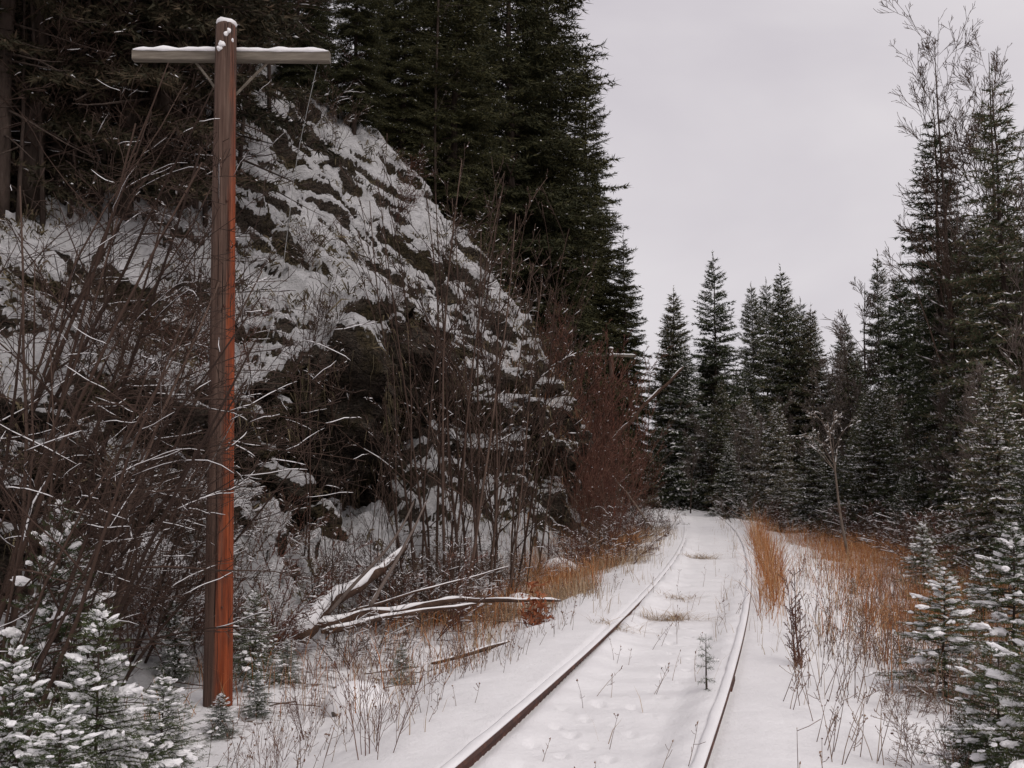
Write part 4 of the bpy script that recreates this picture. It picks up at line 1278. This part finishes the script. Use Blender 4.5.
log('fallen_branch', [pix(370, 606, 12.4), pix(402, 548, 12.7), pix(428, 500, 13.0)], .028, .01, 'pale branch leaning beside the steep thin one over the log', 'branch', .6, TWIG_GREY, group=GB)
log('fallen_branch', [pix(520, 640, 11.4), pix(470, 652, 11.1), pix(430, 662, 10.9)], .03, .02, 'snow-edged stick lying by the russet leaves left of the rail', 'branch', .9, group=GB)
log('dead_tree', [pix(585, 470, 35), pix(640, 410, 35.5), pix(684, 366, 36)], .085, .05, 'dead trunk leaning out over the bend above the track, pale at its tip', 'tree', .7, LOGM)
log('leaning_pole', [pix(652, 528, 27), pix(632, 500, 27.5), pix(615, 478, 28)], .035, .02, 'thin pale stick leaning left in the red thicket above the verge', 'branch', .6, BARK_PALE)
log('leaning_pole', [pix(612, 520, 25), pix(600, 505, 25.2), pix(575, 512, 25.4)], .03, .015, 'broken snowy stick bent like a hook below the red thicket', 'branch', .8, BARK_PALE)
def mound(px, py, Y, sx, sy, sz, label, stone=True, group=None):
    p = at(px, py, Y)
    z = surf(p[0], Y)
    rng = np.random.default_rng(int(px))
    mb = MB()
    v = ICO_V * (1 + .12 * rng.normal(size=(len(ICO_V), 1))) * np.array([sx, sy, sz]) * .92
    mb.add(v + np.array([p[0], Y, z + sz * .15]), ICO_F)
    o = tag(link('boulder', mb.mesh('boulder', STONE, False)), label, 'boulder', group)
    mb = MB()
    v = np.repeat(ICO_V[None], 1, 0)[0]
    nz_ = np.array([mn.noise(Vector(q) * 1.5 + Vector((px, 0, 0))) for q in v])
    v = v * (1 + .12 * nz_[:, None]) * np.array([sx * 1.06, sy * 1.06, sz]) 
    v[:, 2] += sz * .20
    mb.add(v + np.array([p[0], Y, z + sz * .12]), ICO_F)
    link('snow_cap', mb.mesh('snow_cap', SNOW), o)
    return o
GM = 'boulders under snow at the foot of the rock'
mound(358, 690, 9.2, .30, .26, .20, 'round snow-covered boulder between the pole and the rail', group=GM)
mound(478, 560, 17, .35, .3, .25, 'snowy boulder under the sapling clumps', group=GM)
mound(560, 552, 20.5, .4, .35, .3, 'snowy boulder at the foot of the rock nose', group=GM)
mound(150, 430, 12.2, .45, .35, .35, 'snow-topped boulder jutting from the rock left of the pole', group=GM)
mound(520, 575, 16.0, .28, .25, .2, 'small snowy boulder beside the level fallen branches', group=GM)

# ------------------------------------------------------------------ ground cover
def scatter(n, fx, fy, keep, seed):
    rng = np.random.default_rng(seed)
    x = fx[0] + (fx[1] - fx[0]) * rng.random(n); y = fy[0] + (fy[1] - fy[0]) * rng.random(n)
    k = keep(x, y, rng)
    x, y = x[k], y[k]
    return x, y, rng
def gz(x, y):
    z = ground_z(x, y)
    for i in range(len(x)):
        h = BV.ray_cast(Vector((x[i], y[i], 60)), Vector((0, 0, -1)))
        if h[0] is not None and h[0].z > z[i]: z[i] = h[0].z
    return z
def patch(x, y, sc, seed):
    return _nz(x, y, sc, seed)

# straw along the left verge and tufts between the rails
mb = MB()
def k1(x, y, rng):
    s = lat(x, y)
    d = sm(-1.0, -1.35, s) * sm(-4.6, -3.0, s) * (0.10 + .9 * sm(9.5, 14, y)) * sm(.05, .35, patch(x, y, .9, 1) + .30 * sm(11, 16, y))
    return rng.random(len(x)) < d
x, y, rng = scatter(48000, (-3, 6), (6, 30), k1, 1)
blades(mb, np.stack([x, y, gz(x, y) - .02], 1), .14 + .30 * rng.random(len(x)), .38, .006, rng)
def k2(x, y, rng):
    s = lat(x, y)
    d = np.exp(-((s - .45) / .12) ** 2) * .6 * sm(7, 10, y) + np.exp(-((s + .95) / .14) ** 2) * .8 * sm(9, 13, y) + np.exp(-((s - 1.05) / .2) ** 2) * .7 * sm(8, 12, y) + .035 * (np.abs(s) < .6)
    return rng.random(len(x)) < d * sm(-.1, .35, patch(x, y, 1.1, 5))
x, y, rng = scatter(26000, (-1, 8), (6, 36), k2, 2)
blades(mb, np.stack([x, y, gz(x, y) - .02], 1), .10 + .24 * rng.random(len(x)), .45, .005, rng)
def k2b(x, y, rng):
    s = lat(x, y)
    d = sm(1.0, 1.5, s) * sm(11, 8, s) * sm(7, 11, y) * sm(30, 22, y) * sm(-.2, .4, patch(x, y, .7, 15)) * .55
    return rng.random(len(x)) < d
x, y, rng = scatter(40000, (2, 18), (7, 30), k2b, 44)
blades(mb, np.stack([x, y, gz(x, y) - .02], 1), .12 + .38 * rng.random(len(x)), .4, .0055, rng)
# flattened tufts on the bed
for (px, py, Y, nn, hh) in ((668, 612, 12.6, 240, .55), (700, 548, 20.5, 200, .6), (676, 590, 14.4, 90, .4), (615, 628, 11.6, 90, .35)):
    c = at(px, 468, Y); rng = np.random.default_rng(int(px))
    P0 = np.stack([c[0] + rng.normal(size=nn) * .16, Y + rng.normal(size=nn) * .10, np.zeros(nn)], 1)
    P0[:, 2] = gz(P0[:, 0], P0[:, 1])
    blades(mb, P0, hh * (.5 + .6 * rng.random(nn)), 1.3, .006, rng, 0, .5, .22)
tag(link('straw_grass', mb.mesh('straw_grass', STRAW, False)), 'pale straw grass poking through the snow along the rails', 'grass', kind='stuff')

mb = MB()
def k3(x, y, rng):
    s = lat(x, y)
    clump = np.exp(-((s - 1.04) / .15) ** 2) * sm(11.5, 14.5, y) * sm(30, 22, y) * sm(-.35, .2, patch(x, y, .9, 61)) * .8
    field = sm(1.8, 3.0, s) * sm(14, 10, s) * sm(9.5, 13.5, y) * sm(30, 25, y) * sm(.10, .30, patch(x, y, .55, 9) + .5 * patch(x, y, 1.6, 29) + .20) * .5
    mid = sm(1.5, 2.4, s) * sm(8, 6, s) * sm(9.5, 12, y) * sm(24, 18, y) * sm(.0, .4, patch(x, y, .8, 19)) * .42
    verge = sm(-1.5, -1.9, s) * sm(-4.2, -3.2, s) * sm(12.5, 16, y) * sm(34, 26, y) * sm(-.1, .35, patch(x, y, .8, 71)) * .8
    return rng.random(len(x)) < np.clip(clump + field + mid + verge + .10 * sm(-1.4, -2.2, s) * sm(-5, -4, s) * sm(8, 10, y) * sm(-.2, .3, patch(x, y, 1.0, 81)) + .16 * sm(1.3, 2.0, s) * sm(10, 7, s) * sm(8.0, 10, y) * sm(-.15, .3, patch(x, y, .9, 83)), 0, 1)
x, y, rng = scatter(260000, (-4, 18), (8.0, 32), k3, 3)
s = lat(x, y)
hh = (.20 + .48 * rng.random(len(x))) * (1 + .7 * np.exp(-((s - 1.04) / .2) ** 2))
blades(mb, np.stack([x, y, gz(x, y) - .02], 1), hh, .62, .0068, rng, 0, .8)
tag(link('russet_grass', mb.mesh('russet_grass', RUSSET, False)), 'tall russet dead grass in the clearing right of the rails', 'grass', kind='stuff')

# thin weed stalks with seed heads
def weeds(n, fx, fy, keep, seed, h, lean, r, heads, nm, lab):
    x, y, rng = scatter(n, fx, fy, keep, seed)
    z = gz(x, y)
    mb = MB()
    C_, D_ = [], []
    for i in range(len(x)):
        hh = h * rng.uniform(.5, 1.15)
        d = np.array([rng.normal() * lean, rng.normal() * lean, 1.0]) + np.array([.14, 0, 0])
        d /= np.linalg.norm(d)
        t = np.linspace(0, 1, 5)[:, None]
        b = rng.normal(size=3) * .08 * hh; b[2] = -abs(b[2])
        P = np.array([x[i], y[i], z[i] - .03]) + d * hh * t + b * t ** 2
        mb.tube(P, r * (1 - .6 * t[:, 0]), 3)
        for j in range(rng.integers(2, 6)):
            q = rng.uniform(.4, 1.0)
            p = P[0] + (P[-1] - P[0]) * q
            e = p + np.array([rng.normal() * .06, rng.normal() * .06, .05 + .05 * rng.random()]) * hh * 1.4
            mb.tube(np.stack([p, (p + e) / 2 + np.array([0, 0, -.006]), e]), r * .55, 3)
            if rng.random() < heads: C_.append(e); D_.append(rng.normal(size=3))
        C_.append(P[-1]); D_.append(d)
    blobs(mb, C_, D_, .010, .006, .007, rng)
    tag(link(nm, mb.mesh(nm, WEED)), lab, 'weeds', kind='stuff')
def k4(x, y, rng):
    s = lat(x, y)
    return rng.random(len(x)) < sm(1.05, 1.5, s) * sm(7.5, 6, s) * sm(-.15, .45, patch(x, y, .9, 12)) * (.35 + .65 * sm(.3, 2.2, s))
weeds(7500, (1.2, 9), (5.6, 17), k4, 6, .50, .20, .0036, .7, 'dry_weeds', 'thin dark weed stalks with seed heads in the snow right of the rail')
def k5(x, y, rng):
    s = lat(x, y)
    return rng.random(len(x)) < sm(-.95, -1.2, s) * sm(-4.5, -3.2, s) * sm(-.2, .4, patch(x, y, .9, 22)) + .05 * (np.abs(s) < .65)
weeds(4600, (-4, 4), (5.6, 16), k5, 7, .32, .22, .0028, .35, 'sparse_weeds', 'sparse dry stalks in the snow between the pole and the near rail')

# tufts that break the snow on the rock, and dead roots hanging from the overhang
mb = MB(); rng = np.random.default_rng(9)
ui = np.where((hu > 9) & (hu < 27))[0]; tj = np.where((ts > 1.2) & (ts < 6.6))[0]
n = 3600
I = rng.choice(ui, n); J = rng.choice(tj, n)
P0 = HP[I, J]; nr_ = n1[I, J]
q = np.array([mn.noise(Vector(p) * 1.1) for p in P0])
k = (q > -.02)
P0, nr_ = P0[k], nr_[k]
m_ = 7
Pm = np.repeat(P0, m_, 0) + rng.normal(size=(len(P0) * m_, 3)) * .045
Nm = np.repeat(nr_, m_, 0)
d = Nm * .6 + rng.normal(size=Pm.shape) * .35 + np.array([0, 0, -.05])
L_ = .10 + .22 * rng.random(len(Pm))
sd_ = rng.normal(size=Pm.shape); sd_ /= np.linalg.norm(sd_, axis=1, keepdims=True); sd_ *= (.008 + .008 * rng.random(len(Pm)))[:, None]
M = Pm + d * (L_ * .6)[:, None]; E = Pm + d * L_[:, None] - np.array([0, 0, 1.0]) * (L_ * .55)[:, None]
V = np.stack([Pm - sd_, Pm + sd_, M + sd_, M - sd_, E], 1)
b = (np.arange(len(Pm)) * 5)[:, None]
mb.add(V.reshape(-1, 3), b + np.array([[0, 1, 2, 3]]))
mb.f.append((b + np.array([[3, 2, 4]])).astype(np.int32)); mb.m.append(np.zeros(len(Pm), np.int32))
tag(link('slope_tufts', mb.mesh('slope_tufts', OLIVE, False)), 'dark dead grass tufts poking through the snow on the rock', 'grass', kind='stuff')
mb = MB()
ui = np.where((hu > 12.5) & (hu < 21))[0]; tj = np.where((ts > 2.35) & (ts < 3.05))[0]
for k in range(650):
    i, j = rng.choice(ui), rng.choice(tj)
    if mn.noise(Vector(HP[i, j]) * .9) < -.05: continue
    p = HP[i, j] + n1[i, j] * .02
    l = rng.uniform(.25, .9)
    t = np.linspace(0, 1, 4)[:, None]
    P = p + n1[i, j] * .10 * np.sqrt(t) + np.array([0, 0, -1]) * l * t + rng.normal(size=(4, 3)) * .02
    mb.tube(P, .007 * (1 - .7 * t[:, 0]), 3)
tag(link('hanging_roots', mb.mesh('hanging_roots', OLIVE)), 'dead roots and grass hanging down over the dark overhang', 'roots', kind='stuff')

# fallen leaves and twigs
mb = MB(); rng = np.random.default_rng(31)
c = at(536, 606, 12.4)
zc = surf(c[0], 12.4)
n = 260
P0 = np.stack([c[0] + rng.normal(size=n) * .09, 12.4 + rng.normal(size=n) * .09, zc + np.abs(rng.normal(size=n)) * .18], 1)
needles(mb, P0, P0 + rng.normal(size=(n, 3)) * .03, .05, .09, .035, rng, 0)
tag(link('dead_leaves', mb.mesh('dead_leaves', LEAF_RED, False)), 'clump of rust-red dead leaves at the end of the level fallen branch', 'leaves', kind='stuff')
mb = MB()
def k6(x, y, rng):
    s = lat(x, y)
    return rng.random(len(x)) < sm(-2.0, -2.6, s) * sm(-5.4, -4.4, s) * sm(9.0, 11, y) * sm(.0, .3, patch(x, y, .7, 40))
x, y, rng = scatter(5200, (-4, 3), (8, 20), k6, 33)
z = gz(x, y)
for i in range(len(x)):
    a = rng.normal() * .5 + .1; l = rng.uniform(.2, .9); e = rng.normal() * .18
    d = np.array([math.cos(a), math.sin(a) * .6, e])
    p = np.array([x[i], y[i], z[i] + rng.uniform(0, .12)])
    mb.tube(np.stack([p - d * l / 2, p + rng.normal(size=3) * .02, p + d * l / 2]), rng.uniform(.003, .008), 3)
tag(link('twig_litter', mb.mesh('twig_litter', TWIG)), 'matted fallen twigs on the snow at the foot of the rock', 'twigs', kind='stuff')
mb = MB()
def k7(x, y, rng):
    s = lat(x, y)
    return rng.random(len(x)) < sm(-2.2, -3.0, s) * sm(-6, -5, s) * sm(8, 11, y) * sm(-.05, .3, patch(x, y, .8, 50))
x, y, rng = scatter(26000, (-5, 5), (8, 26), k7, 35)
blades(mb, np.stack([x, y, gz(x, y) - .02], 1), .08 + .22 * rng.random(len(x)), .6, .008, rng)
tag(link('brown_undergrowth', mb.mesh('brown_undergrowth', WEED, False)), 'matted brown dead undergrowth between the fallen branches', 'undergrowth', kind='stuff')
